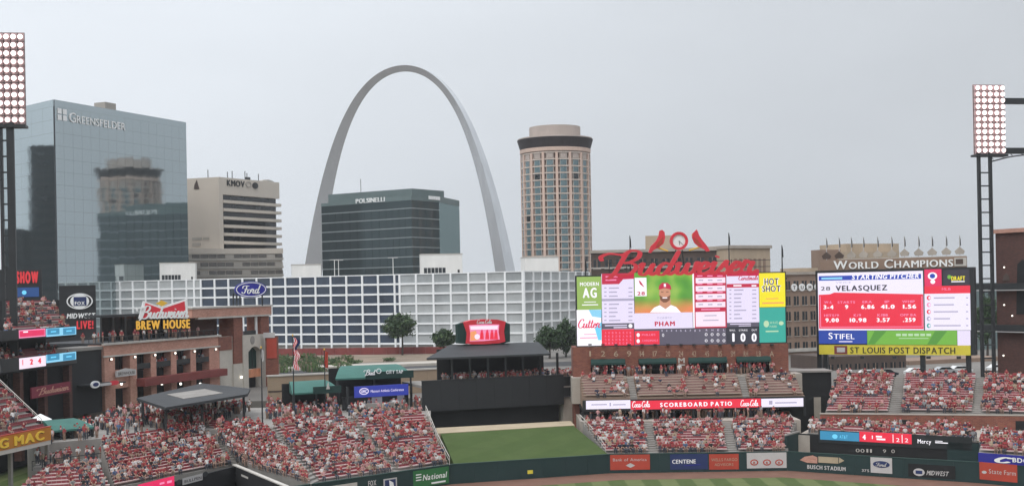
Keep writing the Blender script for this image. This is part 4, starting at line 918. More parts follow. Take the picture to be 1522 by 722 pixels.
pr.rect(1277.5, 642.5, 1355, 657.5, 'lit_red', name='ribbon_panel'); pr.oval(1241, 648, 4, 3.4, 'lit_cyan'); pr.text('AT&T', 1248, 646, 1260, 651, 'lit_cyan')
pr.multi([('1', 1296, 646.5, 1297.5, 651.5), ('4', 1282, 645, 1287, 652.5)], 'lit_wht', bold=.06); pr.multi([(None, 1302, 647, 1311, 649.5), (None, 1303, 651, 1316, 653.5), (None, 1327, 645, 1328, 657), (None, 1340.5, 645.5, 1341.5, 657.5), ('2', 1332, 650, 1337, 656), ('2', 1345, 650.5, 1350, 656.5)], 'lit_wht')
pr.text('Mercy', 1364, 652, 1384, 658.5, 'lit_wht', bold=.02); pr.multi([(None, 1390, 654.5, 1401, 655.5), (None, 1390, 656.8, 1409, 658.2)], 'lit_wht')
Print(root, bf, -.2).multi([('00', 1272, 666, 1285, 671.5), ('11', 1288, 666.3, 1296, 671.8), ('9', 1312.5, 666.8, 1317, 672.3), ('0', 1325, 667, 1330, 672.5)], 'concrete_light', name='number', split=True); MB('black_matte').box(bf.X(1345, 670), bf.X(1405, 672), -1.8, -1.2, 0, .5).build('bench', root, bf); MB('tan_wall').box(bf.X(1345, 670), bf.X(1405, 672), -1.85, -1.15, .5, .6).build('bench_top', root, bf)
for px in (1194, 1205, 1212, 1237): p = P(px, 683, .1); PEOPLE.append((p, random.uniform(-1, 1), 3, 'the dark bullpen'))

root = thing('outfield_wall', 'dark green padded outfield wall carrying printed adverts', 'wall', w3)
segs = [Fr(wl[i], wl[i + 1], 0.0) for i in range(6)]
for i, fr in enumerate(segs):
    n = max(2, int(fr.L / 3)); 
    for k in range(n): MB('green_wall').box(fr.L * k / n + .008, fr.L * (k + 1) / n - .008, 0, .35, 0, 2.40).build('wall_pad', root, fr)
    MB('green_awning_dark').box(0, fr.L, -.03, .4, 2.41, 2.5).build('top_rail', root, fr)
def ad(fr, x0, y0, x1, y1, mat): pr = Print(root, fr, -.02); pr.rect(x0, y0, x1, y1, mat, 1, 'advert_panel'); return pr
pr = ad(segs[1], 614, 696, 667, 721, 'sign_green'); pr.text('National', 628, 702, 663, 711, 'white_letter', shear=.2, bold=.02); pr.multi([(None, 641, 714.5, 662, 717)], 'white_letter'); pr.multi([(None, 618, y, 626, y + 1.6) for y in (704, 708, 712)], 'white_letter')
pr = Print(root, segs[1], -.02); pr.multi([('FOX', 547, 713, 559, 721)], 'grey_sign', bold=.04); pr.rect(570, 710, 590, 728, 'grey_sign', 1, 'advert_panel'); pr.rect(572, 712, 588, 728, 'navy_paint', 2, 'print'); pr.poly([(578, 713), (584, 716), (586, 726), (579, 726)], 'white_letter', 3)
pr = ad(segs[1], 488, 719, 531, 737, 'concrete_light')
pr = Print(root, segs[2], -.02); pr.rect(784, 698, 792, 703.5, 'yellow_paint', 1, 'distance_marker')
pr = ad(segs[3], 907, 675, 966, 697.5, 'orange_red'); pr.text('Bank of America', 911, 680, 961, 684.5, 'grey_sign'); pr.poly([(930, 691), (937, 687.5), (944, 691), (937, 694.5)], 'grey_sign')
pr = ad(segs[3], 996, 674, 1052, 697, 'navy_paint'); pr.text('CENTENE', 999, 682, 1034, 688, 'white_letter', bold=.03); pr.poly([(1016, 691), (1040, 689), (1042, 690.2), (1016, 692)], 'lit_cyan' if False else 'blue_paint')
pr = ad(segs[3], 1054, 674, 1098, 697, 'orange_red'); pr.text('WELLS FARGO', 1057, 680, 1096, 684.5, 'tan'); pr.text('ADVISORS', 1062, 687.5, 1090, 691.5, 'tan')
pr = ad(segs[3], 1110, 672, 1169, 695, 'grey_sign')
for cx in (1121, 1140, 1158): pr.oval(cx, 686.5, 6, 4.6, 'orange_red'); pr.oval(cx, 686.5, 4.2, 2.9, 'grey_sign', 3); pr.text('R', cx - 1.6, 685, cx + 1.6, 688.5, 'orange_red', 4, bold=.05)
pr = Print(root, segs[4], -.02); pr.poly([(1189, 683), (1196, 678), (1208, 676), (1215, 679), (1215, 688), (1200, 687)], 'brick_pink'); pr.rect(1216.5, 678.5, 1246, 687.5, 'sand', 2, 'print'); pr.poly([(1247, 679), (1255, 684), (1247, 688)], 'sand'); pr.text('BUSCH STADIUM', 1200, 691.5, 1257, 697.5, 'grey_sign', bold=.05)
pr.text('375', 1281, 696.5, 1292, 700.5, 'grey_sign', bold=.03); pr.rect(1294, 679.5, 1326, 702.5, 'grey_sign', 1, 'advert_panel'); pr.oval(1310, 689.5, 12.5, 5, 'navy_paint'); pr.script('Ford', 1302, 687, 1318, 692.5, 'grey_sign', 3, wmax=.3, wmin=.12)
pr.rect(1350, 690, 1420, 709.5, 'black_matte', 1, 'advert_panel'); pr.oval(1366, 701, 8.5, 5.6, 'grey_sign'); pr.rect(1361, 698.5, 1371, 703.5, 'navy_paint', 3, 'print'); pr.text('MIDWEST', 1377, 699, 1409, 706, 'grey_sign', shear=.25, bold=.03)
pr = ad(segs[5], 1456, 688, 1512, 714, 'orange_red'); pr.text('State Farm', 1470, 697.5, 1510, 704.5, 'grey_sign'); pr.oval(1463, 701, 3.6, 2.2, 'grey_sign')
bt = Fr(wl[5] + Vector((0, .2, 0)), wl[6] + Vector((0, .2, 0)), 2.5); MB('blue_paint').box(0, bt.L, 0, .2, .02, bt.Z(1490, 675)).build('blue_board', root, bt)
pr = Print(root, bt); pr.text('BDO', 1505, 680, 1530, 687, 'white_letter', bold=.04); pr.script('C', 1482, 679, 1501, 687, 'white_letter', wmax=.5, wmin=.3)

# ------------------------------------------------------------------ lawn and batter's eye
LA = [w2 + Vector((.4, .4, 0)), w3 + Vector((-.1, .5, 0)), G(852, 632, 4.6), G(655, 644, 4.6)]
mb = MB('turf_lawn'); mb.add([(p.x, p.y, p.z + (.0 if i < 2 else 0)) for i, p in enumerate(LA)], [(0, 1, 2, 3)])
mb.add([(p.x, p.y, p.z) for p in LA] + [(p.x, p.y, -.3) for p in LA], [(0, 4, 5, 1), (1, 5, 6, 2), (2, 6, 7, 3), (3, 7, 4, 0)]); structure('lawn', mb)
LB = [LA[3] + Vector((-.4, .003, .01)), LA[2] + Vector((.2, .003, .01)), G(848, 624.5, 4.7), G(648, 635, 4.7)]
mb = MB('sand'); mb.slab([(p.x, p.y) for p in LB], 3.0, 4.66); structure('path', mb)
be = frame_px(628, 191, 840, 199.5, 0.0)
root = thing('batters_eye_wall', 'large matte black wall behind the green lawn', 'wall', be.o)
xl, xr_ = be.X(628, 590), be.X(838, 580); zu, zl_ = be.Z(735, 561.5), be.Z(735, 606)
for k in range(8): MB('black_panel').box(lerp(xl, xr_, k / 8) + .01, lerp(xl, xr_, (k + 1) / 8) - .01, -.02, .4, zl_, zu).build('wall_panel', root, be)
MB('black_matte').box(xl + .3, xr_ - .4, 1.2, 1.6, 0, zl_ + .2).build('recess_wall', root, be); MB('black_matte').box(xl, xr_, .4, 1.3, zl_ - .02, zl_ + .3).build('soffit', root, be)
MB('dark_steel').box(xl - .05, xr_ + .05, -.06, .45, zu, zu + .09).build('coping', root, be)
MB('concrete_warm').box(xr_ + .1, be.X(862, 590), .6, 3, 0, be.Z(850, 590)).build('side_block', root, be); MB('dark_steel').box(xr_ + .05, be.X(860, 580), .3, 1.0, be.Z(850, 589), zu - .3).build('side_grille', root, be)
MB('concrete').box(xr_ + .1, be.X(861, 575), .2, .5, be.Z(850, 575), be.Z(850, 573)).build('side_ledge', root, be)
# roofed terrace above it
ter = thing('roofed_terrace', 'open terrace with a wide dark metal roof above the black wall', 'pavilion', be.o + Vector((2, 2, zu)))
zfl = zu - .9; MB('concrete').box(xl + 1, xr_ + 3, .5, 14, zfl - .4, zfl).build('terrace_floor', ter, be)
zr0 = be.Z(735, 528, -.5); zr1 = be.Z(735, 510, 10)
xa1, xb1 = be.X(634, 531, -.5), be.X(818, 524, -.5); xa2, xb2 = be.X(668, 512, 10), be.X(800, 508, 10)
m = MB('roof_dark'); m.add([(xa1, -.5, zr0), (xb1, -.5, zr0), (xb2, 10, zr1), (xa2, 10, zr1), (xa1, -.5, zr0 - .3), (xb1, -.5, zr0 - .3), (xb2, 10, zr1 - .3), (xa2, 10, zr1 - .3)], [(0, 1, 2, 3), (0, 4, 5, 1), (1, 5, 6, 2), (2, 6, 7, 3), (3, 7, 4, 0), (7, 6, 5, 4)])
m.build('roof', ter, be)
xw0, xw1 = be.X(650, 545, 7), be.X(808, 540, 7)
MB('black_matte').box(xw0, xw1, 7, 7.3, zfl, zr1 - .5).build('rear_wall', ter, be)
for k in range(7): xx = lerp(xw0 + .3, xw1 - .3, k / 6); MB('dark_steel').box(xx - .15, xx + .15, .6, .9, zfl, zr0 + .0).build('post', ter, be)
for k in range(3): MB('dark_steel').box(xw0, xw1, 5.5 - k, 5.6 - k, zfl + .4 * (3 - k), zfl + .4 * (3 - k) + .35).build('tier_board', ter, be)
for k in range(140):
    p = be.M @ Vector((random.uniform(xw0, xw1 + 3), random.uniform(.9, 5.5), zfl)); PEOPLE.append((p, be.a + random.gauss(0, .8), random.choice((3, 4)), 'the roofed terrace above the black wall'))
# cola screen on the roof
cs = Fr(be.M @ Vector((be.X(680, 500, 9), 9, 0)), be.M @ Vector((be.X(758, 500, 9), 9, 0)), 0.0)
root = thing('cola_video_sign', 'curved red cola sign with lit screen and green wings on the terrace roof', 'sign', cs.o + Vector((0, 0, zr1)))
def cpx(l, y=0): return [cs.P(px, py, y) for px, py in l]
MB('green_awning_dark').prism(cpx([(679, 482), (690, 478), (694, 511), (680, 510)]), -.3, .8).build('wing_panel', root, cs); MB('green_awning_dark').prism(cpx([(747, 477), (757, 481), (757, 508), (745, 510)]), -.3, .8).build('wing_panel', root, cs)
MB('red_paint').prism(cpx([(687, 479), (700, 475.5), (720, 474), (738, 474.5), (750, 477.5), (747.5, 492), (749.5, 507), (740, 509.5), (719, 511), (700, 511), (691, 510), (692.5, 495)]), -.5, .9).build('sign_body', root, cs)
pr = Print(root, cs, -.52); pr.poly([(697, 483), (719, 481.5), (742, 482), (741, 493), (743, 504), (719, 506.5), (698, 507), (699, 495)], 'lit_pink', 1, 'screen'); pr.poly([(699, 484.5), (740, 483.5), (739.5, 489), (699.5, 489.5)], 'lit_swp', 2)
for px in (716, 724, 731, 737): pr.poly([(px - 2, 493), (px + 2, 493), (px + 3, 504), (px - 3, 504)], 'lit_red', 3); pr.oval(px, 491.5, 1.6, 1.6, 'lit_mag', 4)
pr.poly([(699, 493), (707, 491), (712, 505), (699, 506)], 'lit_orange', 3); pr.oval(709, 500, 4, 4, 'lit_swp', 4); pr.script('Coca-Cola', 709, 475, 731, 480.5, 'white_letter', 2, wmax=.3, wmin=.12)
MB('dark_steel').box(1, cs.L - 1, -.2, .6, zr1 - .3, cs.Z(720, 510.5)).build('plinth', root, cs)
# ------------------------------------------------------------------ champions video board
ch = frame_px(1214, 208.5, 1446, 197, 0.0, 465)
root = thing('champions_video_board', 'lit video board with red pitcher statistics and a yellow newspaper strip below', 'video board', ch.o + Vector((0, 0, STREET)))
x0, x1, _, _ = ch.rect(1213, 400, 1449, 527); z1, z0 = ch.Z(1330, 399.5), ch.Z(1330, 527)
MB('dark_steel').box(x0, x1, .02, 1.8, z0, z1).build('cabinet', root, ch)
for px in (1219, 1228, 1372, 1440):
    xx = ch.X(px, 540, 1); MB('dark_steel').box(xx - .35, xx + .35, .5, 1.3, 4 if px < 1230 else STREET, z0 - .003).build('support_post', root, ch)
pr = Print(root, ch)
pr.rect(1216, 404, 1372.5, 490.5, 'lit_sw'); pr.rect(1217, 408.5, 1369, 415.5, 'lit_blue', 2); pr.multi([(None, 1221, 412, 1252, 415)], 'lit_sky', 3); pr.text('STARTING PITCHER', 1266, 407.2, 1366, 414, 'lit_wht', 3, shear=.15, bold=.04)
pr.text('VINCE', 1242, 418.3, 1265, 420.6, 'lit_gtx', 2); pr.text('28', 1220, 425.5, 1234, 431.5, 'lit_dk', 2, bold=.02); pr.text('VELASQUEZ', 1242, 423.5, 1319, 431.5, 'lit_dk', 2, bold=.045)
pr.poly([(1217, 438), (1234, 437), (1240, 434.5), (1372, 437), (1373, 488.5), (1217.5, 488)], 'lit_red', 2)
pr.multi([(None, 1219, 440, 1220, 486), (None, 1219, 485, 1371, 486), (None, 1370, 440, 1371, 486)], 'lit_pink', 3)
pr.multi([('W-L', 1225, 447, 1237, 450.5), ('STARTS', 1245, 447, 1271, 450.5), ('ERA', 1282, 446.6, 1296, 450), ('IP', 1315, 446.3, 1322, 449.8), ('WHIP', 1341, 446, 1360, 449.5), ('HITS/9', 1225, 466.5, 1247, 470), ('K/9', 1269, 466.2, 1280, 469.8), ('K/BB', 1304, 466, 1320, 469.6), ('OPP BA', 1338, 465.8, 1362, 469.4)], 'lit_pink', 3, split=True, bold=.03)
pr.multi([('3-4', 1224, 453, 1239, 459), ('9', 1256, 452.7, 1261, 458.7), ('6.86', 1280, 452.5, 1300, 458.5), ('41.0', 1309, 452.3, 1330, 458.3), ('1.56', 1342, 452, 1362, 458), ('9.00', 1227, 472.3, 1247, 478.3), ('10.98', 1263, 472.2, 1288, 478.2), ('3.57', 1303, 472, 1323, 478), ('.259', 1342, 471.8, 1361, 477.8)], 'lit_wht', 3, split=True, bold=.06)
pr.rect(1374, 400, 1399.5, 425, 'lit_mag'); pr.oval(1386, 410, 7, 5.5, 'lit_wht', 2); pr.oval(1386, 410, 4, 3.5, 'lit_blue', 3); pr.oval(1386.5, 418.5, 3.6, 3.2, 'lit_wht', 2)
pr.rect(1402, 400.5, 1441, 423.5, 'lit_dk'); pr.text('DRAFT', 1414, 410, 1434.5, 416.5, 'lit_yel', 2, bold=.05); pr.oval(1411, 411.5, 3, 3, 'lit_grass', 2); pr.multi([(None, 1414, 417.5, 1434, 419)], 'lit_wht', 2)
pr.rect(1374, 424.5, 1442, 436, 'lit_red'); pr.text('MLB', 1400, 427.5, 1413, 431, 'lit_pink', 2); pr.rect(1374.5, 436, 1442.5, 490.5, 'lit_sw')
it = []
for k in range(5): y = 441.5 + k * 10.3; it += [(None, 1388, y, 1388 + (31, 30, 36, 24, 40)[k], y + 1.8), (None, 1436, y, 1439, y + 1.6)]
pr.multi(it, 'lit_gtx', 2)
for k, mt in enumerate(('lit_red', 'lit_pink', 'lit_red', 'lit_gtx', 'lit_teal')): pr.oval(1380.5, 442.5 + k * 10.3, 3, 3.4, mt, 2); pr.oval(1381.5, 442.5 + k * 10.3, 1.6, 2.0, 'lit_sw', 3)
pr.rect(1217, 491, 1288.5, 510.5, 'lit_dblue'); pr.text('STIFEL', 1231.5, 493.5, 1270, 503.5, 'lit_wht', 2, caps=.82, bold=.01); pr.multi([(None, 1247, 506.5, 1267, 508)], 'lit_lil', 2)
pr.rect(1289, 491, 1422.5, 512, 'lit_grass'); pr.poly([(1300, 491.5), (1318, 491.5), (1300, 511), (1290, 511)], 'lit_grassd', 2); pr.poly([(1390, 491.5), (1408, 491.5), (1392, 511.5), (1378, 511.5)], 'lit_grassd', 2)
pr.multi([(None, 1332 + k * 9, 495.5, 1339 + k * 9, 499) for k in range(6)], 'lit_mint', 3); pr.multi([(None, 1336, 502, 1380, 503)], 'lit_mint', 3); pr.rect(1423, 491, 1442.5, 513, 'lit_lil')
pr.rect(1217.5, 512.5, 1442.5, 527, 'yellow_paint', 1, 'newspaper_strip'); pr.rect(1240, 513.5, 1259.5, 525.8, 'brick_red_paint', 2, 'print'); pr.multi([(None, 1244, 516, 1256, 523)], 'grey_sign', 3); pr.text('ST LOUIS POST DISPATCH', 1264, 515.2, 1420, 524.8, 'black_letter', 3, bold=.02, gap=.13)
for px in (1238, 1282, 1330, 1380, 1425): xx, zz_ = ch.P(px, 530, -.6); MB('dark_steel').box(xx - .3, xx + .3, -.8, -.3, zz_ - .3, zz_ + .1).build('flood_lamp', root, ch)
root = thing('champions_sign', 'brown board with white champions lettering above the right video board', 'sign', ch.M @ Vector((1, 1, z1)))
xs0, xs1, zc0_, zc1_ = ch.rect(1219, 384, 1437, 399, .5)
MB('brown_wall_light').box(xs0, xs1, .5, .8, z1, z1 + 1.7).build('backing_board', root, ch)
letters(root, ch, 'WORLD CHAMPIONS', ch.X(1238, 391), ch.X(1416, 391), z1 + .18, z1 + 1.62, 'white_letter', y=.3, depth=.15, caps=.8, bold=.02)
MB('concrete_light').box(ch.X(1418, 390), ch.X(1436, 390), .32, .48, z1 + .2, z1 + 1.5).build('end_plate', root, ch); MB('brown_wall').box(ch.X(1420, 390), ch.X(1431, 390), .28, .32, z1 + .5, z1 + 1.3).build('end_plate_window', root, ch)
MB('concrete_light').box(ch.X(1250, 388, .6), ch.X(1436, 388, .6), .55, .75, z1 + 1.705, z1 + 1.8).build('top_trim', root, ch)
places = ('first', 'second', 'third', 'fourth', 'fifth', 'sixth', 'seventh', 'eighth', 'ninth', 'tenth', 'last')
for k, px in enumerate((1228, 1247, 1265, 1283, 1304, 1325, 1344, 1365, 1385, 1406, 1426)):
    xx, zz_ = ch.P(px, 353 - k * .35, 1.4); zb_ = ch.Z(px, 388 - k * .7, 1.4)
    r = thing('pennant_pole', f'furled dark pennant on a pole, {places[k]} from the left above the champions lettering', 'pennant', ch.M @ Vector((xx, 1.4, z1)), 'pennants above the champions board')
    MB('grey_sign').tube([(xx, 1.4, z1), (xx, 1.4, zz_)], .06, 5).build('pole', r, ch); MB('dark_steel').prism([(xx + .05, zz_ - .1), (xx + .17, zz_ - .7), (xx + .2, zz_ - 1.6), (xx + .05, zz_ - 1.7)], 1.34, 1.46).build('pennant', r, ch)
    MB('brown_wall' if k < 2 else 'concrete_warm').prism([(xx - .55, zb_ + .35), (xx + .55, zb_ + .35), (xx + .75, zb_ + .85), (xx, zb_ + 1.5), (xx - .75, zb_ + .85)], 1.25, 1.55).build('emblem', r, ch)

# ------------------------------------------------------------------ floodlight masts
E('flood_lamp_glass', (1.0, .84, .83), 2.6)
M('lamp_glow_pink', (.78, .58, .58), .7, .08, .5)  # backing board and housings, with the lamps' pinkish glow painted into their colour
def flood_mast(label, pxl, pxr, ytop, ybot, D, pcols, prows, lx0, lx1, ly0, ly1, zbase, arm=None):
    fr = frame_px(lx0, D, lx1, D + 1.0, zbase, 300); r = thing('floodlight_mast', label, 'floodlight', fr.o, 'floodlight masts of the ball park')
    a, b, c, d = fr.rect(lx0, ly0, lx1, ly1); ml, mr_ = fr.X(pxl, 300), fr.X(pxr, 300)
    for xx in (ml, mr_):
        w_ = .75 if (lx0 < 0 and xx == mr_) else .22; MB('dark_steel').box(xx - w_, xx + .22, .2, .75, 0, c + .2).build('mast_leg', r, fr)
    n = int(c / 2.2)
    for k in range(n): MB('dark_steel').box(ml + .14, mr_ - .14, .25, .42, k * 2.2 + .4, k * 2.2 + .62).build('rung', r, fr)
    MB('lamp_glow_pink').box(a, b, .7, .85, c - .1, d + .1).use('dark_steel').box(a - .1, b + .1, -.2, 1.6, c - .5, c - .15).build('lamp_frame', r, fr)
    cw, chh = (b - a) / pcols, (d - c) / prows
    h_ = MB('lamp_glow_pink'); rr_ = min(cw, chh) * .40
    h_.tube([(0, .55, 0), (0, .12, 0), (0, -.05, -.02)], [rr_ * .35, rr_ * .8, rr_], 10, cap=False); hm = h_.mesh('lamp')
    g_ = MB('flood_lamp_glass').ellipse(0, 0, rr_ * .93, rr_ * .93, -.04, 0, 12).mesh('lens')
    for i in range(pcols):
        for j in range(prows):
            T = fr.M @ Matrix.Translation((a + (i + .5) * cw, .1, c + (j + .5) * chh)) @ Matrix.Rotation(random.uniform(-.06, .06), 4, 'Z') @ Matrix.Rotation(random.uniform(.06, .2), 4, 'X')
            o = link(bpy.data.objects.new('lamp', hm), r, T); link(bpy.data.objects.new('lens', g_), o, T)
    m = MB('dark_steel')
    for i in range(pcols + 1): m.box(a + i * cw - .02, a + i * cw + .02, .55, .69, c, d)
    for j in range(prows + 1): m.box(a, b, .5, .56, c + j * chh - .03, c + j * chh + .03)
    m.build('lamp_rack', r, fr)
    if arm:
        for y0_, y1_ in arm:
            z0_, z1_ = fr.Z(1500, y1_), fr.Z(1500, y0_); MB('dark_steel').box(b + .1, fr.X(1580, 200), .6, 1.0, z0_, z1_).build('roof_truss', r, fr)
        zt_ = fr.Z(1500, 226); m = MB('dark_steel'); xe = fr.X(1580, 230)
        pts_ = [(mr_, .8, zt_ - 1.6), (lerp(mr_, xe, .3), .8, zt_ - .7), (lerp(mr_, xe, .6), .8, zt_ - .25), (xe, .8, zt_)]
        m.tube(pts_, .12, 6)
        for k in range(7): xx = lerp(mr_, xe, k / 7); m.tube([(xx, .8, zt_), (xx + .8, .8, zt_ - 1.2 * (1 - k / 7) ** 1.5)], .06, 4)
        m.build('truss_web', r, fr)
flood_mast('lit floodlight bank on a ladder mast at the right, joined to a roof truss', 1458, 1475, 228, 560, 212, 5, 11, 1450, 1496, 126, 228, STREET, ((145, 154), (219, 228)))
flood_mast('lit floodlight bank on a dark mast at the left edge', 2, 19, 185, 600, 176, 7, 11, -38, 36, 48, 184, 6.0)

# ------------------------------------------------------------------ brick stadium building at the right edge
br = frame_px(1481, 220, 1600, 206, STREET, 430); root = thing('brick_stadium_wing', 'dark red brick stadium wing at the right edge with steel walkways', 'building', br.o)
h = br.Z(1500, 346); MB('brick_dark').box(0, br.L, 0, 12, 0, h).build('wall', root, br); MB('brick_pink').box(-.3, br.L, -.5, 12, h, br.Z(1500, 340)).build('cornice', root, br)
for py, nm_ in ((425, 'walkway_beam'), (487, 'walkway_beam')): z_ = br.Z(1500, py, -1); MB('dark_steel').box(-6, br.L, -1.2, -.2, z_ - .5, z_ + .5).build(nm_, root, br); MB('grey_sign').box(-5, br.L, -1.25, -1.2, z_ - .75, z_ - .6).build('handrail', root, br)
E('wall_lamp_glass', (1, .95, .85), 3.0)
for px, py in ((1493, 397), (1493, 453), (1505, 469), (1492, 528)): x_, z_ = br.P(px, py); MB('wall_lamp_glass').ellipse(x_, z_, .12, .12, -.15, -.02, 10).build('wall_lamp', root, br)
x_, z_ = br.P(1496, 413); MB('brown_wall').prism([(x_ - .7, z_ - .5), (x_ + .7, z_ - .5), (x_ + .5, z_ + .4), (x_, z_ + .8), (x_ - .5, z_ + .4)], -.15, -.01).build('wall_emblem', root, br)
for px in (1516,):
    x_ = br.X(px, 400); zt_ = br.Z(px, 396); MB('black_matte').prism([(x_ - .9, 12), (x_ + 2.2, 12), (x_ + 2.2, zt_), (x_ + .6, zt_ + 1.2), (x_ - .5, zt_ + .4)], -.05, .05).build('arched_window', root, br)

# ------------------------------------------------------------------ left field: bleachers
LSEC = [('red bench block beside the lawn, next to the batter wall', (592, 700), (667, 688.5), (517, 617), (631, 612), 2.25, 7.2, 19, .56),
        ('red bench block in front of the two green awnings', (474, 717), (586, 701), (402, 631), (510, 618), 2.25, 7.0, 20, .56),
        ('red bench block over the corner of the dark bullpen notch', (356, 688), (462, 719), (303, 628), (394, 632), 2.5, 6.9, 18, .56),
        ('red bench block left of the bullpen notch in the corner', (170, 724), (346, 689), (150, 655), (297, 633), 2.5, 6.6, 16, .5)]
for (lb, a, b, c, d, zf_, zb_, n, occ), zn in zip(LSEC, ('benches beside the lawn', 'benches below green awnings', 'benches over bullpen notch', 'benches left of bullpen notch')): section(lb, P(*a, zf_), P(*b, zf_), P(*c, zb_), P(*d, zb_), n, occ, zn, group='left field bench blocks')
section('small bench block at the lower left corner under the yellow sign', P(20, 735, 3.0), P(165, 726, 3.0), P(70, 695, 4.0), P(145, 690, 4.0), 7, .45, 'lower left corner benches', group='left field bench blocks')
for k, (A, B, nm_) in enumerate(((LSEC[0], LSEC[1], 'running down from the blue lit sign'), (LSEC[1], LSEC[2], 'ending beside the dark bullpen notch'), (LSEC[2], LSEC[3], 'above the apex of the dark bullpen notch'))):
    stair('grey concrete aisle stair ' + nm_, P(*B[2], B[5]), P(*A[1], A[5]), P(*B[4], B[6]), P(*A[3], A[6]), 18)
rail('pale sloping handrail between the red benches and the lawn', [P(668, 690, 2.6), P(650, 655, 4.8), P(633, 613, 7.2)], 1.0, mat='concrete_light')
rail('pale sloping handrail between the lawn and the blocks under the main board', [P(900, 673, 2.4), P(884, 650, 3.6), P(862, 626, 5.2)], 1.0, mat='concrete_light')
# walkway behind
zk = 6.9; wk = [P(60, 668, 5.6), P(300, 632, zk), P(400, 631, zk), P(640, 612, zk), P(640, 596, zk), P(400, 600, zk), P(200, 604, zk), P(40, 640, zk)]
platform('left_field_concourse', 'concrete concourse behind the left field benches', [(p.x, p.y) for p in wk], 0, 6.35, 'concrete', 'concourse')
standing((P(60, 662, 6.35), P(300, 634, 6.35), P(380, 608, 6.35), P(180, 612, 6.35)), 260, 'the left field concourse')
standing((P(390, 630, 6.35), P(500, 620, 6.35), P(505, 600, 6.35), P(400, 602, 6.35)), 110, 'the green awnings')
standing((P(510, 619, 6.35), P(630, 613, 6.35), P(625, 602, 6.35), P(520, 606, 6.35)), 60, 'the green awnings')
pq = [P(48, 699, 4.0), P(176, 683, 4.0), P(168, 666, 4.0), P(60, 676, 4.0)]
platform('standing_platform', 'standing platform behind the dark rail under the yellow lettered fascia', [(p.x, p.y) for p in pq], 0, 4.0, 'concrete', 'terrace'); standing(pq, 60, 'the standing platform')
rail('dark railing of the standing area under the yellow sign', [P(48, 699, 4.0), P(112, 691, 4.0), P(176, 683, 4.0)], 1.1)

# bullpen notch with lit fascia boards
n0, n1, n2 = P(228, 722, 2.6), P(352, 690.5, 2.6), P(440, 727, 2.6)
root = thing('left_bullpen', 'dark bullpen notch with pink and white fascia boards', 'bullpen', Vector((n1.x, n1.y, 0)))
fa, fb = Fr(n0, n1, 0.0), Fr(n1, n2, 0.0)
MB('black_matte').box(0, fa.L - .2, -.5, -.1, 0, 2.6).build('rear_wall', root, fa); MB('black_matte').box(.2, fb.L, -.5, -.1, 0, 2.6).build('rear_wall', root, fb); MB('concrete_light').box(.1, fb.L, -.6, -.05, 2.61, 2.75).build('coping', root, fb)
MB('black_matte').slab([(n0.x - .0, n0.y), (n1.x, n1.y), (n2.x, n2.y), (n0.x + 8, n0.y - 4)], .0, .03).build('bullpen_floor', root, Matrix.Identity(4))
pr = Print(root, fa, -.52); pr.rect(205, 713, 259, 728, 'lit_mag', 1, 'ribbon_panel'); pr.multi([(None, 237, 716, 244, 719), (None, 248, 713.5, 255, 717)], 'lit_pink'); pr.rect(271, 706.5, 301, 716.5, 'grey_sign', 1, 'advert_panel'); pr.text('BULLPEN', 274, 709.5, 299, 714, 'black_letter', 2); pr.oval(266, 716, 4, 4, 'roof_dark', 1); pr.oval(305, 704, 4, 4, 'roof_dark', 1)
pr = Print(root, fb, -.52); pr.multi([(None, 339 + 20, 706, 349 + 20, 709)], 'concrete_light')

# deck with the yellow burger sign
bm_ = frame_px(-30, 138, 76, 152, 0.0, 650); root = thing('upper_seating_deck', 'raised deck of red seats with a yellow lettered fascia at the left edge', 'deck', bm_.o)
zA, zB_ = bm_.Z(40, 661), bm_.Z(40, 641)
M('burnt_orange', (.50, .20, .025), .5, .12, .5); M('burger_yellow', (.86, .56, .06), .5, .08, .5); MB('burnt_orange').box(0, bm_.L, 0, .25, zA, zB_).build('fascia_board', root, bm_); MB('orange_red').box(0, bm_.L + .1, -.02, .27, zB_, zB_ + .12).build('fascia_trim', root, bm_); MB('concrete_light').box(0, bm_.L, .05, 9, zA - .5, zA - .02).build('deck_slab', root, bm_)
letters(root, bm_, 'BIG MAC', bm_.X(-22, 655), bm_.X(65, 649), zA + .25, zB_ - .2, 'burger_yellow', y=-.12, depth=.1, bold=.05); 
m = MB('brown_wall'); text(m, 'BIG MAC', bm_.X(-22, 655) + .08, bm_.X(65, 649) + .08, zA + .17, zB_ - .28, y=-.02, depth=.015, bold=.07); m.build('letter_drop_shadow', root, bm_)  # dark copy of the lettering, offset right and down as a printed drop shadow
for px in (-10, 15, 70): xx = bm_.X(px, 670, 1); MB('concrete').box(xx - .2, xx + .2, .8, 1.2, 2.0, zA - .5).build('column', root, bm_)
A, B, C, D_ = bm_.M @ Vector((0, .4, zB_ - .3)), bm_.M @ Vector((bm_.L - .3, .4, zB_ - .3)), W(-30, 572, 160), W(2, 580, 163)
section('rows of red seats rising above the yellow lettered fascia', A, B, Vector((C.x, C.y, C.z)), Vector((D_.x, D_.y, C.z)), 9, lambda t: .45 if t < .35 else .05, 'deck above yellow fascia', 'seat_red', 'seat_red', 'concrete', zA - .02)
rail('long sloping handrail beside the red seats over the yellow fascia', [W(62, 626, 156) - Vector((0, 0, .2)), W(-4, 566, 162)], .5, mat='concrete_light')

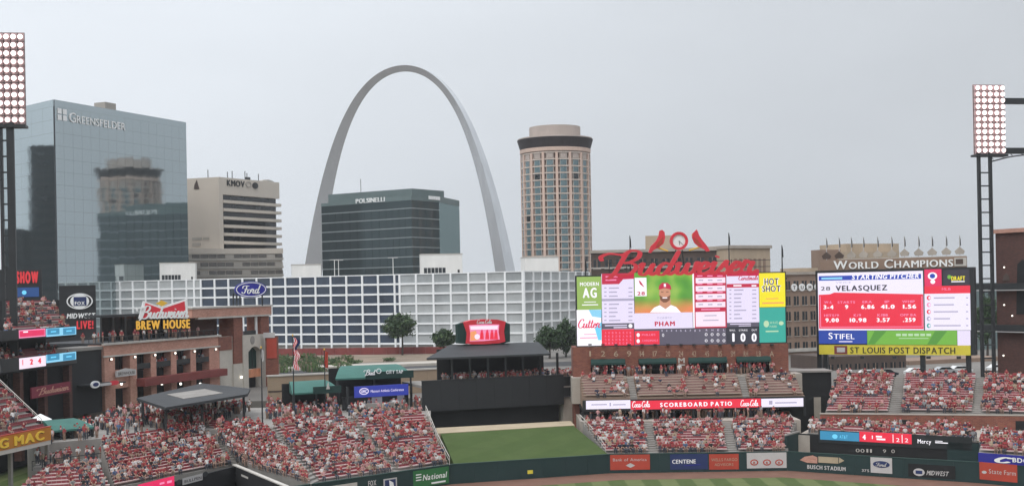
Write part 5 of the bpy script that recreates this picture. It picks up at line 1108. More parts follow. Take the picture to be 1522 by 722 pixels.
# ------------------------------------------------------------------ left stacked decks with ribbon boards
ld = frame_px(24, 172, 114, 191, 0.0, 510); root = thing('left_stacked_decks', 'dark stacked seating decks with two lit ribbon boards at the left', 'deck', ld.o)
zr = [(ld.Z(70, 500), ld.Z(70, 487.5)), (ld.Z(70, 544), ld.Z(70, 527))]
L_ = ld.L; MB('black_matte').box(-4, L_ - .6, 4.5, 5, STREET - 6, zr[0][0] - .2).build('rear_wall', root, ld)
for (za_, zb_) in zr: MB('dark_steel').box(-4, L_, .02, .3, za_ - .1, zb_ + .05).build('fascia', root, ld); MB('black_matte').box(-4, L_, .3, 9, za_ - .35, za_ - .05).build('deck_slab', root, ld)
pr = Print(root, ld); pr.rect(28, 489, 67.5, 501, 'lit_pink', 1, 'ribbon_panel'); pr.rect(29, 490.7, 66, 499.3, 'lit_mag', 2, 'print'); pr.multi([(None, 34, 492, 41, 494)], 'lit_wht', 3)
for py in (0, 38): pr.rect(68.5, 486.5 + py, 113, 498.5 + py, 'lit_sky', 1, 'ribbon_panel'); pr.rect(70, 488 + py * .99, 88, 497 + py, 'lit_ltblue', 2, 'print'); pr.rect(93.5, 487 + py, 111.5, 496.5 + py, 'lit_ltblue', 2, 'print'); pr.multi([(None, 75, 491.5 + py, 83, 493.5 + py), (None, 98, 490.5 + py, 106, 492.5 + py)], 'lit_cyan', 3)
pr.rect(28.5, 530, 68, 546, 'lit_swp', 1, 'ribbon_panel'); pr.multi([('1', 32, 534, 35, 542), ('2', 44, 533, 49, 541), ('4', 56, 531.5, 61, 539.5)], 'lit_red', 2, bold=.08)
for k, (za_, zb_) in enumerate(zr):
    A, B = ld.M @ Vector((-2, .5, zb_ - .9)), ld.M @ Vector((L_ - .2, .5, zb_ - .9))
    if k == 0: C, D_ = W(5, 447, 183), W(72, 447, 200)
    else: C, D_ = ld.M @ Vector((-2, 4.2, zb_ + .5)), ld.M @ Vector((L_ - .5, 4.2, zb_ + .5))
    C.z = D_.z = max(C.z, D_.z); section(('steep red seats above the upper ribbon board at the left', 'dark shaded red seats above the lower ribbon board at the left')[k], A, B, C, D_, 7 if k == 0 else 4, .3, 'the stacked left decks', 'seat_red' if k else 'bench_plank', 'seat_red', 'concrete', za_ - .04)
M('crimson', (.20, .018, .04), .6, .12, .4); a, b, c, d = ld.rect(45, 571, 103, 587, .5); MB('crimson').box(a, b, .3, .5, c, d).build('red_banner', root, ld); m = MB('brick_pink'); script(m, 'Budweiser', a + 1.6, b - .6, c + .25, d - .25, y=.26, depth=.03, wmax=.3, wmin=.12); m.build('banner_lettering', root, ld)
for px in (32, 68, 105): xx = ld.X(px, 560, 1); MB('brick_dark').box(xx - .5, xx + .5, 1, 2, 2, zr[1][0] - .1).build('pier', root, ld)
# signs on the dark building behind the left mast
lg = frame_px(-40, 232, 142, 238, 0.0, 440); root = thing('dark_club_building', 'dark club building behind the left mast with red and round white signs', 'building', lg.o + Vector((0, 0, STREET)))
MB('black_panel').box(lg.X(88, 450), lg.X(142.5, 450), 0, .5, STREET, lg.Z(115, 424)).build('sign_wall', root, lg); MB('black_matte').box(lg.X(-40, 450), lg.X(88, 450) - .02, .3, 5, STREET, lg.Z(60, 446)).build('wall', root, lg)
x_, z_ = lg.P(118.5, 447.5); s_ = lg.X(119.5, 447.5) - x_
MB('white_letter').ring(x_, z_, 19.5 * s_, 12.5 * s_, 1.8 * s_, -.2, -.02).build('sign_ring', root, lg); MB('white_letter').ellipse(x_, z_, 14 * s_, 11 * s_, -.18, -.03).build('sign_disc', root, lg)
a, b, c, d = lg.rect(109.5, 441, 128.5, 454); MB('navy_paint').box(a, b, -.24, -.19, c, d).build('sign_box', root, lg); m = MB('white_letter'); text(m, 'FOX', a + .2, b - .3, c + .15, c + .8, y=-.27, depth=.02, bold=.04); m.build('sign_print', root, lg)
a, b, c, d = lg.rect(99, 465, 141, 472.5); letters(root, lg, 'MIDWEST', a, b, c, d, 'white_letter', y=-.2, depth=.15, shear=.15, bold=.05)
E('neon_red', '#e8303a', .8); E('sign_blue', '#1d63b8', .45)
a, b, c, d = lg.rect(114, 476, 139, 488); m = MB('neon_red'); text(m, 'LIVE!', a, b, c, d, y=-.2, depth=.1, bold=.06); m.build('red_lettering', root, lg)
a, b, c, d = lg.rect(24, 403, 57, 420, .3); letters(root, lg, 'SHOW', a, b, c, d, 'neon_red', y=.1, depth=.15, bold=.1)
MB('dark_steel').box(lg.X(-40, 410), lg.X(62, 410), .35, .6, lg.Z(60, 446), lg.Z(40, 400)).build('sign_frame', root, lg)
a, b, c, d = lg.rect(25, 427, 58, 441, .3); MB('sign_blue').box(a, b, .1, .3, c, d).build('blue_screen', root, lg); m = MB('lit_cyan'); x_, z_ = lg.P(36, 434.5, .1); m.ellipse(x_, z_, .4, .4, .05, .09, 14); m.build('screen_emblem', root, lg)

# ------------------------------------------------------------------ brew house
bh = frame_px(155, 200, 325, 233.5, STREET, 510); BX = lambda px, py=520, y=0: bh.X(px, py, y)
root = thing('brew_house', 'brick brew house with a deep cornice, five open windows and red balcony', 'building', bh.o)
zc = [bh.Z(180, 527.5), bh.Z(180, 511)]; zw = bh.Z(180, 548.5)
wn = [(170.5, 193), (203, 224), (232, 254), (262, 283), (291, 311)]
ed = [155] + [e for w_ in wn for e in w_] + [326]
MB('brick_pink').box(BX(155), BX(326), 0, 3, zc[0], zc[1]).build('brick_frieze', root, bh)
MB('concrete_light').box(BX(152), BX(327), -.35, .1, zc[1], zc[1] + .3).build('cornice', root, bh); MB('concrete_light').box(BX(153), BX(326), -.25, .05, zc[0] - .12, zc[0] + .12).build('lower_ledge', root, bh)
for i in range(0, len(ed), 2):
    MB('brick_pink').box(BX(ed[i]), BX(ed[i + 1]), 0, 3, 0, zc[0] - .13).build('pier', root, bh)
    x_ = BX((ed[i] + ed[i + 1]) / 2); o = MB('dark_steel').box(x_ - .12, x_ + .12, -.25, -.02, zc[0] - .75, zc[0] - .35).build('pier_lamp', root, bh); MB('wall_lamp_glass').box(x_ - .16, x_ + .16, -.42, -.26, zc[0] - .6, zc[0] - .35).build('lamp_glass', o, bh)
for i, (p0, p1) in enumerate(wn):
    x0_, x1_ = BX(p0), BX(p1); o = MB('dark_glass').box(x0_, x1_, 1.4, 1.5, zw - .6, zc[0] - .14).build('window', root, bh)
    MB('dark_steel').box(x0_, x1_, 1.2, 1.38, zc[0] - .4, zc[0] - .15).build('window_frame', o, bh)
    for k in range(3): xx = lerp(x0_, x1_, (k + .5) / 3); MB('dark_steel').box(xx - .05, xx + .05, 1.25, 1.38, zw - .6, zc[0] - .4).build('mullion', o, bh)
    MB('brick_pink').box(x0_, x1_, .3, 1.35, zw - 3, zw - .1).build('sill_wall', root, bh) if i < 1 else MB('dark_steel').box(x0_, x1_, .1, .2, zw - .3, zw + .6).build('balustrade', root, bh)
zbal = [bh.Z(255, 567), bh.Z(255, 556)]
MB('brick_red_paint').box(BX(202), BX(326), -1.6, .3, zbal[0], zbal[1]).build('red_balcony', root, bh)
MB('black_matte').box(BX(155), BX(326), 1.5, 3.2, 0, zw - .65).build('ground_floor', root, bh)
a, b, c, d = bh.rect(172, 550, 201, 558.5, -.5); MB('grey_sign').prism([(a, c), (b, c), (b, d), ((a + b) / 2, d + .35), (a, d)], -.7, -.4).build('entrance_sign', root, bh); m = MB('brown_wall'); text(m, 'BREWHOUSE', a + .4, b - .4, c + .25, d - .15, y=-.73, depth=.02); m.build('entrance_lettering', root, bh)
for px in (180, 211, 240, 268, 297): x_, z_ = bh.P(px, 570, -.1); MB('wall_lamp_glass').ellipse(x_, z_, .16, .2, -.3, -.05, 10).build('wall_lamp', root, bh)
for k in range(26):
    p = bh.M @ Vector((random.uniform(BX(226), BX(318)), random.uniform(.3, 1.1), zw - .5)); PEOPLE.append((p, bh.a + random.gauss(0, .7), 3, 'the brew house balcony'))
# roof terrace
zt_ = zc[1] + .3; MB('dark_steel').box(BX(130), BX(326), -.1, .0, zt_ + .9, zt_ + 1.0).build('roof_rail', root, bh)
for k in range(24): xx = lerp(BX(132), BX(325), k / 23); MB('dark_steel').box(xx - .04, xx + .04, -.09, -.01, zt_, zt_ + .9).build('rail_post', root, bh)
MB('roof_dark').box(BX(156), BX(326), .1, 14, zt_ - .3, zt_).build('roof_deck', root, bh)
pz0, pz1 = zt_, bh.Z(230, 468, 6); MB('roof_dark').box(BX(150, 470, 4), BX(285, 470, 4), 4, 7, pz1, pz1 + .4).build('roof_canopy', root, bh)
for k in range(9): xx = lerp(BX(151, 480, 4), BX(284, 480, 4), k / 8); MB('dark_steel').box(xx - .12, xx + .12, 4, 4.24, zt_, pz1).build('canopy_post', root, bh)
MB('dark_glass').box(BX(150, 480, 7), BX(284, 480, 7), 6.8, 7, zt_, pz1).build('rear_glazing', root, bh)
for k in range(30): p = bh.M @ Vector((random.uniform(BX(160), BX(318)), random.uniform(.4, 5), zt_)); PEOPLE.append((p, bh.a + random.gauss(0, .8), 3, 'the brew house roof'))
# dark wing left of the brick front
dw = Fr(bh.M @ Vector((-16, .5, 0)), bh.M @ Vector((-.1, .5, 0)), STREET); MB('black_panel').box(0, dw.L, 0, 4, 0, zc[1] - .6).build('dark_wing', root, dw); MB('concrete').box(0, dw.L, -.3, 4, zc[1] - .6, zc[1] - .1).build('dark_wing_edge', root, dw)
MB('roof_dark').box(dw.X(131, 572, -2), dw.L + 2, -3.0, 0, dw.Z(140, 573, -2), dw.Z(140, 571, -2)).build('entrance_canopy', root, dw)
rs = thing('round_arrow_sign', 'white oval sign with a white bar and red arrow over the dark entrance', 'sign', dw.M @ Vector((10, -3.2, 0)))
x_, z_ = dw.P(141.5, 571, -3.2); MB('white_letter').ellipse(x_, z_, 1.1, .55, -3.3, -3.1).build('oval', rs, dw); MB('navy_paint').ellipse(x_, z_, .7, .3, -3.34, -3.31).build('oval_centre', rs, dw)
a, b, c, d = dw.rect(149, 569, 165, 572.5, -3.2); MB('grey_sign').box(a, b, -3.3, -3.1, c, d).build('white_bar', rs, dw); a, b, c, d = dw.rect(165, 565, 177, 571.5, -3.2); MB('red_paint').prism([(a, c), (lerp(a, b, .7), c), (b, (c + d) / 2), (lerp(a, b, .7), d), (a, d)], -3.3, -3.1).build('red_arrow', rs, dw)

# rooftop bow-tie sign
bs = Fr(bh.M @ Vector((BX(198, 470, 2), 2, 0)), bh.M @ Vector((BX(286, 470, 2), 2, 0)), 0.0)
bs = frame_px(199, 214, 284, 219, 0.0, 470); zs_ = STREET + zt_
root = thing('bow_tie_sign', 'red and white bow tie beer sign with yellow letters on the brew house roof', 'sign', bs.o + Vector((0, 0, zs_)))
BPX = lambda l: [bs.P(px, py) for px, py in l]
MB('white_letter').prism(BPX([(206, 473), (213, 447), (240, 456), (278, 444), (279, 473.5), (262, 472)]), -.1, .3).build('sign_border', root, bs)
MB('red_paint').prism(BPX([(211, 472.5), (216, 450), (240, 459), (274, 447.5), (276, 470)]), -.16, -.11).build('sign_face', root, bs)
MB('gold_paint').prism(BPX([(231, 451), (240, 446), (249, 450), (241, 455)]), -.2, -.05).build('crown', root, bs)
m = MB('white_letter'); a, b, c, d = bs.rect(203, 454, 280, 475); script(m, 'Budweiser', a, b, c, d, y=-.3, depth=.1, wmax=.34, wmin=.15); m.build('script_lettering', root, bs)
E('lit_amber', '#f0b63c', .8); a, b, c, d = bs.rect(202, 475, 282, 488); letters(root, bs, 'BREW HOUSE', a, b, c, d, 'lit_amber', y=-.25, depth=.2, bold=.05, rise=.0)
m = MB('dark_steel')
for k in range(6): xx = lerp(a + .3, b - .3, k / 5); m.box(xx - .06, xx + .06, .3, .42, zs_, bs.Z(240, 470))
m.box(a, b, .3, .4, c - .25, c - .1); m.build('support_frame', root, bs)

# gate tower
zq = lambda px, py, y=0: bh.Z(px, py, y)
root = thing('gate_tower', 'concrete and brick gate tower with an arched opening below the oval sign', 'gate', bh.M @ Vector((BX(326), 0, 0)))
MB('gate_stone').box(BX(326.5), BX(346, 540), .0, 3, 0, zq(335, 500)).build('plain_wall', root, bh); MB('brick').box(BX(325), BX(344, 505), -.1, .0, zq(335, 520), zq(335, 500)).build('brick_panel', root, bh)
MB('brick').box(BX(345.5, 500), BX(359, 500), -.3, 2.8, zq(352, 540), zq(352, 472)).build('brick_pier', root, bh); MB('brick').box(BX(386, 490), BX(398, 490), -.3, 2.8, zq(392, 540), zq(392, 468)).build('brick_pier', root, bh)
MB('gate_stone').box(BX(345.5, 560), BX(360, 560), -.32, 2.9, 0, zq(352, 540) - .003).build('pier_base', root, bh)
g0, g1, g2, g3 = BX(358.5, 540), BX(366, 540), BX(385, 540), BX(393, 540); zg0, zg1, zg2 = zq(375, 522), zq(375, 497), zq(375, 548)
MB('gate_stone').box(g0, g1, -.5, 1.5, 0, zg1).build('gate_jamb', root, bh); MB('gate_stone').box(g2, g3, -.5, 1.5, 0, zg1).build('gate_jamb', root, bh)
n = 10; arc = [(lerp(g1, g2, k / n), zg0 + math.sin(math.pi * k / n) * 1.0) for k in range(n + 1)]; MB('gate_stone').prism([(g1, zg1), (g2, zg1)] + arc[::-1], -.5, 1.5).build('gate_arch', root, bh)
MB('green_awning_dark').box(g1, g2, .6, .7, zg2, zg0 + 1).build('gate_glazing', root, bh)
for k in (1, 2): xx = lerp(g1, g2, k / 3); MB('dark_steel').box(xx - .08, xx + .08, .5, .6, zg2, zg0 + .8).build('gate_mullion', root, bh)
M('orange_print', (.62, .26, .14), .6, .25, .8); MB('orange_print').box(g1, g2, -.3, .3, zq(375, 560), zg2).build('orange_sign', root, bh)
MB('black_matte').box(g1, g2, .8, 1.0, 0, zq(375, 561)).build('gateway', root, bh)
x_, z_ = bh.P(375, 505, -.5); MB('concrete').ellipse(x_, z_, .8, .8, -.6, -.51, 18).build('wall_emblem', root, bh)
MB('brick_pink').box(BX(281, 463), BX(399.5, 463), -.6, 3, zq(340, 469.5), zq(340, 457)).build('brick_cornice', root, bh); MB('concrete_light').box(BX(280, 456), BX(400.5, 456), -.8, 3.1, zq(340, 457) + .003, zq(340, 454.5)).build('cornice_cap', root, bh); MB('concrete_light').box(BX(290, 471), BX(399, 471), -.65, 0, zq(340, 472), zq(340, 469.5) - .003).build('cornice_ledge', root, bh)
MB('brick_dark').box(BX(281, 480), BX(345, 480), 3.2, 3.6, zq(310, 503), zq(310, 470)).build('loggia_rear_wall', root, bh)
wx0, wx1 = BX(360.5, 485), BX(384, 485)
MB('white_frame').box(wx0, wx0 + .5, .2, .5, zq(372, 497), zq(372, 471)).build('window_frame', root, bh); MB('white_frame').box(wx1 - .5, wx1, .2, .5, zq(372, 497), zq(372, 471)).build('window_frame', root, bh); MB('dark_steel').box(wx0 + .5, wx1 - .5, .3, .4, zq(372, 497), zq(372, 491)).build('window_rail', root, bh)
x_, z_ = bh.P(358, 560, -.5); MB('wall_lamp_glass').ellipse(x_, z_, .2, .25, -.75, -.52, 10).build('wall_lamp', root, bh)
# oval sign on top
ov = frame_px(348, 243, 398, 246, 0.0, 430); root = thing('oval_sign', 'blue oval car maker sign with white script standing on the brick cornice', 'sign', ov.o + Vector((0, 0, 20)))
x_, z_ = ov.P(372.5, 430); rx = ov.X(396, 430) - x_; rz = ov.Z(372.5, 418) - z_
MB('blue_paint').ellipse(x_, z_, rx, rz, -.3, .3).build('oval_body', root, ov); MB('white_letter').ring(x_, z_, rx * .94, rz * .9, rx * .045, -.36, -.31).build('oval_ring', root, ov)
m = MB('white_letter'); script(m, 'Ford', x_ - rx * .58, x_ + rx * .58, z_ - rz * .5, z_ + rz * .55, y=-.42, depth=.1, wmax=.26, wmin=.12); m.build('script_lettering', root, ov)
zcap = STREET + zq(370, 454.5)
for px in (347, 352, 357, 390): xx = ov.X(px, 445, .4); MB('dark_steel').box(xx - .12, xx + .12, .4, .64, zcap, ov.Z(px, 432 + (4 if px < 352 else 0))).build('support_post', root, ov)

# ------------------------------------------------------------------ canopies of left field
def canopy(label, pts_, zf_, h, cols, light=None):
    q = [G(px, py, h) for px, py in pts_]; r = thing('black_canopy', label, 'canopy', (q[0].x, q[0].y, zf_)); I = Matrix.Identity(4)
    MB('roof_dark').slab([(p.x, p.y) for p in q], h - .35, h).build('roof', r, I)
    if light: ql = [G(px, py, h + .02) for px, py in light]; MB('concrete').slab([(p.x, p.y) for p in ql], h + .005, h + .08).build('roof_skylight', r, I)
    for px, py in cols: p = G(px, py, h); MB('dark_steel').box(p.x - .15, p.x + .15, p.y - .15, p.y + .15, zf_, h - .35).build('post', r, I)
canopy('flat black canopy with a pale skylight in front of the brew house', [(203, 591), (246, 605), (368, 585), (372, 577), (300, 569)], 6.35, 10.2, [(212, 592), (246, 602), (300, 594), (362, 584), (250, 585), (320, 577)], [(248, 586), (273, 592.5), (332, 584), (304, 578)])
def awning(label, px0, px1, ytop, yfront, D, dep, zf_, rise, fascia):
    fr = frame_px(px0, D, px1, D + 4, 0.0, ytop); r = thing('green_awning', label, 'awning', fr.o + Vector((0, 0, zf_)))
    zf2 = fr.Z((px0 + px1) / 2, yfront); n = 10; m = MB('green_awning'); vs = []; L = fr.L
    for k in range(n + 1):
        t = k / n; y = dep * t; z = zf2 + rise * math.sin(t * math.pi * .5); ins = .12 * L * t
        vs += [(ins * 1.6, y, z), (L - ins * .7, y, z)]
    m.add(vs, [(2 * k, 2 * k + 1, 2 * k + 3, 2 * k + 2) for k in range(n)]); m.add([vs[0], vs[1], (L, 0, zf2 - .25), (0, 0, zf2 - .25)], [(0, 3, 2, 1)])
    for sd in (0, 1): m.add([vs[2 * k + sd] for k in range(n + 1)] + [(vs[2 * n + sd][0], dep, zf2 - .25), (vs[sd][0], 0, zf2 - .25)], [tuple(range(n + 3))])
    m.build('awning_roof', r, fr); MB('green_awning_dark').box(L * fascia, L, -.25, -.05, zf2 - .3, zf2 + rise * .55).build('fascia_board', r, fr)
    for t in (.03, .5, .97): MB('dark_steel').box(L * t - .12, L * t + .12, .1, .34, zf_, zf2 - .26).build('post', r, fr)
    MB('black_matte').box(.3, L - .3, dep - .3, dep, zf_, zf2 + rise * .8).build('rear_wall', r, fr); return r, fr, zf2
r, fr, z_ = awning('smaller curved green awning beside the striped flag', 434, 506, 566, 582, 188, 5, 6.6, 1.4, .42)
x_, zz_ = fr.P(487, 573, -.3); m = MB('concrete_light'); m.prism([(x_ - .25, zz_ - .5), (x_ + .35, zz_ - .5), (x_ + .1, zz_ + .6)], -.32, -.27); m.build('print', r, fr)
r, fr, z_ = awning('larger curved green awning with white lettering above the blue sign', 498, 614, 545, 560, 195, 7, 6.6, 1.5, .38)
a, b, c, d = fr.rect(574, 549.5, 599, 554.5, -.3); m = MB('white_letter'); text(m, 'CITY TAP', a, b, c, d, y=-.32, depth=.05, bold=.04); m.build('lettering', r, fr)
m = MB('white_letter'); x_, zz_ = fr.P(563, 551, -.3); m.ring(x_, zz_, .4, .4, .12, -.32, -.27); script(m, 'Bud', fr.X(541, 553, -.3), fr.X(558, 553, -.3), fr.Z(548, 558, -.3), fr.Z(548, 549, -.3), y=-.34, depth=.05, wmax=.34, wmin=.15); m.build('emblem', r, fr)
E('lit_royal', '#2536a8', .8); bl = frame_px(526, 190, 608, 194, 0.0, 580); root = thing('blue_lit_sign', 'long blue lit sign board under the larger green awning', 'sign', bl.o + Vector((0, 0, 6.6)))
a, b, c, d = bl.rect(527, 572, 607, 588.5); MB('lit_royal').box(a, b, 0, .2, c, d).build('sign_box', root, bl); m = MB('lit_lil'); a2, b2, c2, d2 = bl.rect(551, 577.5, 600, 581.5); text(m, 'Missouri Athletic Conference', a2, b2, c2, d2, y=-.03, depth=.02); m.build('lettering', root, bl)
m = MB('lit_lil'); x_, z_ = bl.P(541, 581); m.ring(x_, z_, .75, .5, .12, -.05, -.02, 24); text(m, 'UMC', x_ - .45, x_ + .45, z_ - .22, z_ + .22, y=-.05, depth=.02, bold=.04); m.build('emblem', root, bl)
MB('black_matte').box(a - 1.2, b + .8, 2.0, 2.3, 6.6, c).build('bar_rear_wall', root, bl); MB('dark_steel').box(a - 1.2, a - .9, .1, .4, 6.6, d).build('post', root, bl); MB('dark_steel').box(b + .4, b + .7, .1, .4, 6.6, d).build('post', root, bl); MB('concrete').box(a, b - 1, -.4, .3, 6.6, 7.6).build('bar_counter', root, bl)
for (x0_, y0_, x1_, y1_) in ((554, 590, 569, 599), (592, 586, 602, 602), (545, 607, 556, 613), (561, 604, 570, 612)): a, b, c, d = bl.rect(x0_, y0_, x1_, y1_, .5); MB('grey_sign').box(a, b, .8, .9, c, d).build('menu_board', root, bl)
fr = frame_px(80, 158, 140, 164, 0.0, 640); r, fr, z_ = awning('dull green awning behind the end of the yellow lettered fascia', 76, 140, 622, 637, 160, 5, 5.0, .9, .99)
p = W(60, 621, 166); r = thing('white_umbrella', 'small white market umbrella left of the dull green awning', 'umbrella', (p.x, p.y, 6.3)); Mx = Matrix.Translation(p)
m = MB('white_letter'); n = 8; m.add([(0, 0, .6)] + [(1.5 * math.cos(2 * math.pi * k / n), 1.5 * math.sin(2 * math.pi * k / n), -.2) for k in range(n)], [(0, 1 + k, 1 + (k + 1) % n) for k in range(n)]); m.build('canopy', r, Mx); MB('dark_steel').tube([(0, 0, 6.3 - p.z), (0, 0, .6)], .05, 5).build('pole', r, Mx)

# ------------------------------------------------------------------ retaining wall, fence and flags
rw = frame_px(398, 214.5, 660, 227, STREET - 1, 552); root = thing('retaining_wall', 'long tan retaining wall above the left field benches', 'wall', rw.o)
h = rw.Z(500, 553); n = 10
for k in range(n): MB('tan_wall').box(rw.L * k / n + .01, rw.L * (k + 1) / n - .01, 0, .6, 0, h - .25).build('wall_panel', root, rw)
MB('concrete_light').box(-.1, rw.L + .1, -.15, .8, h - .25, h).build('coping', root, rw); MB('brown_wall').box(0, rw.L, -.05, -.001, h * .45, h * .5).build('groove_band', root, rw)
fz = frame_px(402, 374, 672, 366, STREET, 520); root = thing('red_fence', 'long low dark red wall along the foot of the garage', 'fence', fz.o)
for k in range(14): MB('brick_red_paint').box(fz.L * k / 14 + .03, fz.L * (k + 1) / 14 - .03, 0, .2, 0, fz.Z(530, 516.5)).build('fence_panel', root, fz)
def flagpole(label, px, ytop, ybot, D, zf_, flag):
    p = W(px, ytop, D); r = thing('flagpole', label, 'flagpole', (p.x, D, zf_)); Mx = Matrix.Translation((p.x, D, 0)); MB('dark_steel').tube([(0, 0, zf_), (0, 0, p.z)], [.11, .06], 6).build('pole', r, Mx)
    MB('gold_paint').tube([(0, 0, p.z), (0, 0, p.z + .25)], .1, 6).build('finial', r, Mx); flag(r, Mx, p.z)
def us_flag(r, Mx, z):
    n, mth = 13, 14; m1 = MB('red_paint'); m1.use('white_letter').use('navy_paint')
    H_, Wd = 4.6, .95
    g = [[(.08 + Wd * i / n * (.55 + .45 * math.sin(j * .55 + .8) ** 2) + .12 * math.sin(j * .9), -.12 * math.sin(i * 1.1 + j * .5), z - .2 - H_ * j / mth - .25 * i / n) for i in range(n + 1)] for j in range(mth + 1)]
    vs = [p for row in g for p in row]
    for j in range(mth):
        for i in range(n):
            k = j * (n + 1) + i; m1.cur = 2 if (j < 5 and i > 6) else (0 if (i + j // 2) % 3 != 0 else 1)
            if m1.cur != 2: m1.cur = 0 if ((i // 2 + j // 2) % 2) else 1
            b = len(m1.v)
            m1.add([vs[k], vs[k + 1], vs[k + n + 2], vs[k + n + 1]], [(0, 1, 2, 3)])
    m1.build('striped_flag', r, Mx)
def plain(mat, H_, Wd):
    def f_(r, Mx, z):
        m = MB(mat); n = 6; vs = []
        for j in range(8):
            for i in range(n + 1): vs.append((.05 + Wd * i / n - .3 * Wd * (j % 2) * .3, .1 * math.sin(i * 1.3 + j), z - .2 - H_ * j / 7 - .12 * i / n))
        m.add(vs, [(j * (n + 1) + i, j * (n + 1) + i + 1, (j + 1) * (n + 1) + i + 1, (j + 1) * (n + 1) + i) for j in range(7) for i in range(n)]); m.build('flag', r, Mx)
    return f_
flagpole('flagpole with a limp striped national flag', 435, 499, 605, 186, 6.4, us_flag)
flagpole('flagpole with a folded red flag left of the larger green awning', 482, 520, 600, 192, 6.4, plain('orange_red', 2.4, .5))
flagpole('tall flagpole with a small white pennant in front of the arched gate', 388, 517, 625, 178, 6.35, plain('grey_sign', 1.6, .35))
# banners by the gate
for px, nm_ in ((401, 'tall red banner on the pier beside the arched gate'),): 
    p = W(px, 500, 248); r = thing('pier_banner', nm_, 'banner', (p.x, p.y, STREET)); Mx = Matrix.Translation((p.x, p.y, 0)); z0_, z1_ = W(px, 532, 248).z, p.z; MB('brick').box(-.9, 1.5, 0, .8, STREET, z1_).build('pier', r, Mx); MB('orange_red').box(-.6, 1.3, -.15, -.02, z0_, z1_ - .3).build('cloth', r, Mx); MB('grey_sign').box(-1.2, 1.0, -.3, -.05, z1_ - .2, z1_ + .8).build('top_banner', r, Mx)

# ------------------------------------------------------------------ trees and shrubs
def foliage(c, rx, ry, rz, n, size, mats, r_):
    m = MB(mats[0]); m.use(mats[1]).use(mats[2]); clumps = [Vector((r_.gauss(0, .5), r_.gauss(0, .5), r_.gauss(0, .42))) for _ in range(34)]
    clumps = [q * min(1, .86 / max(q.length, .01)) for q in clumps]
    for i in range(n):
        q = r_.choice(clumps) + Vector((r_.gauss(0, .19), r_.gauss(0, .19), r_.gauss(0, .16))); p = Vector((c[0] + q.x * rx, c[1] + q.y * ry, c[2] + q.z * rz)); a = Vector((r_.gauss(0, 1), r_.gauss(0, 1), r_.gauss(0, 1))).normalized(); b = a.orthogonal().normalized(); d = a.cross(b); s = size * r_.uniform(.6, 1.3)
        m.cur = r_.choice((0, 0, 1, 1, 2)); m.add([p - b * s, p - d * s * .5, p + b * s, p + d * s * .5], [(0, 1, 2, 3)])
    return m
def tree(name, label, px, pytop, pybot, halfw, D, zg, seed, mats=('leaf_a', 'leaf_b', 'leaf_c'), group='trees in front of the garage'):
    r_ = random.Random(seed); p = W(px, pytop, D); zt_ = p.z; zb_ = W(px, pybot, D).z; rw_ = halfw / FOC * D; r = thing(name, label, 'tree', (p.x, D, zg), group); Mx = Matrix.Translation((p.x, D, 0)); cz = (zt_ + zb_) / 2; rz = (zt_ - zb_) / 2
    m = MB('bark'); m.tube([(0, 0, zg), (.1, 0, lerp(zg, zb_, .6)), (.0, 0, cz)], [.32, .25, .1], 7)
    for k in range(6): a = k * 1.05 + r_.random(); m.tube([(0, 0, lerp(zb_, cz, .1 * k)), (rw_ * .35 * math.cos(a), rw_ * .35 * math.sin(a), lerp(zb_, cz, .4 + .1 * k)), (rw_ * .7 * math.cos(a), rw_ * .7 * math.sin(a), cz + rz * r_.uniform(0, .5))], [.12, .08, .03], 5)
    m.build('trunk', r, Mx); foliage((0, 0, cz), rw_, rw_, rz, int(2600 + 260 * rw_ * rz), .40, mats, r_).build('crown', r, Mx)
tree('street_tree', 'round green street tree in front of the garage, left of the cola sign', 597, 468, 501, 24, 362, STREET, 3)
tree('street_tree', 'small round street tree just left of the cola sign', 659, 491, 514, 15, 330, STREET, 4)
dk = ('leaf_b', 'leaf_b', 'leaf_a')
tree('dark_tree', 'broad dark tree between the cola sign and the main board', 816, 486, 520, 18, 330, STREET, 5, dk)
tree('dark_tree', 'taller dark tree against the left end of the main board', 840, 476, 522, 14, 336, STREET, 6, dk)
tree('dark_tree', 'dark tree half hidden behind the left end of the main board', 860, 480, 522, 16, 342, STREET, 8, dk)
tree('dark_tree', 'distant dark green tree seen through the ladder mast', 1466, 440, 505, 16, 300, STREET, 9, dk)
for k, (px, py, D) in enumerate(((415, 533, 300), (428, 528, 305), (462, 530, 308), (497, 531, 318), (527, 534, 318), (578, 531, 330), (406, 538, 296))):
    r_ = random.Random(20 + k); p = W(px, py, D); places_ = ('beside the red pier banner', 'behind the striped flag', 'just right of the striped flag', 'right of the folded red flag', 'above the left end of the larger green awning', 'above the lettering of the larger green awning', 'at the foot of the gate tower')
    r = thing('shrub', 'low green shrub on the planted slope ' + places_[k], 'shrub', (p.x, D, STREET), 'shrubs on the slope below the garage'); Mx = Matrix.Translation((p.x, D, STREET)); h = p.z - STREET
    MB('bark').tube([(0, 0, 0), (0, 0, h * .6)], .06, 5).build('stem', r, Mx); foliage((0, 0, h * .55), 1.7, 1.5, h * .55, 420, .22, ('leaf_a', 'leaf_c', 'leaf_c'), r_).build('foliage', r, Mx)

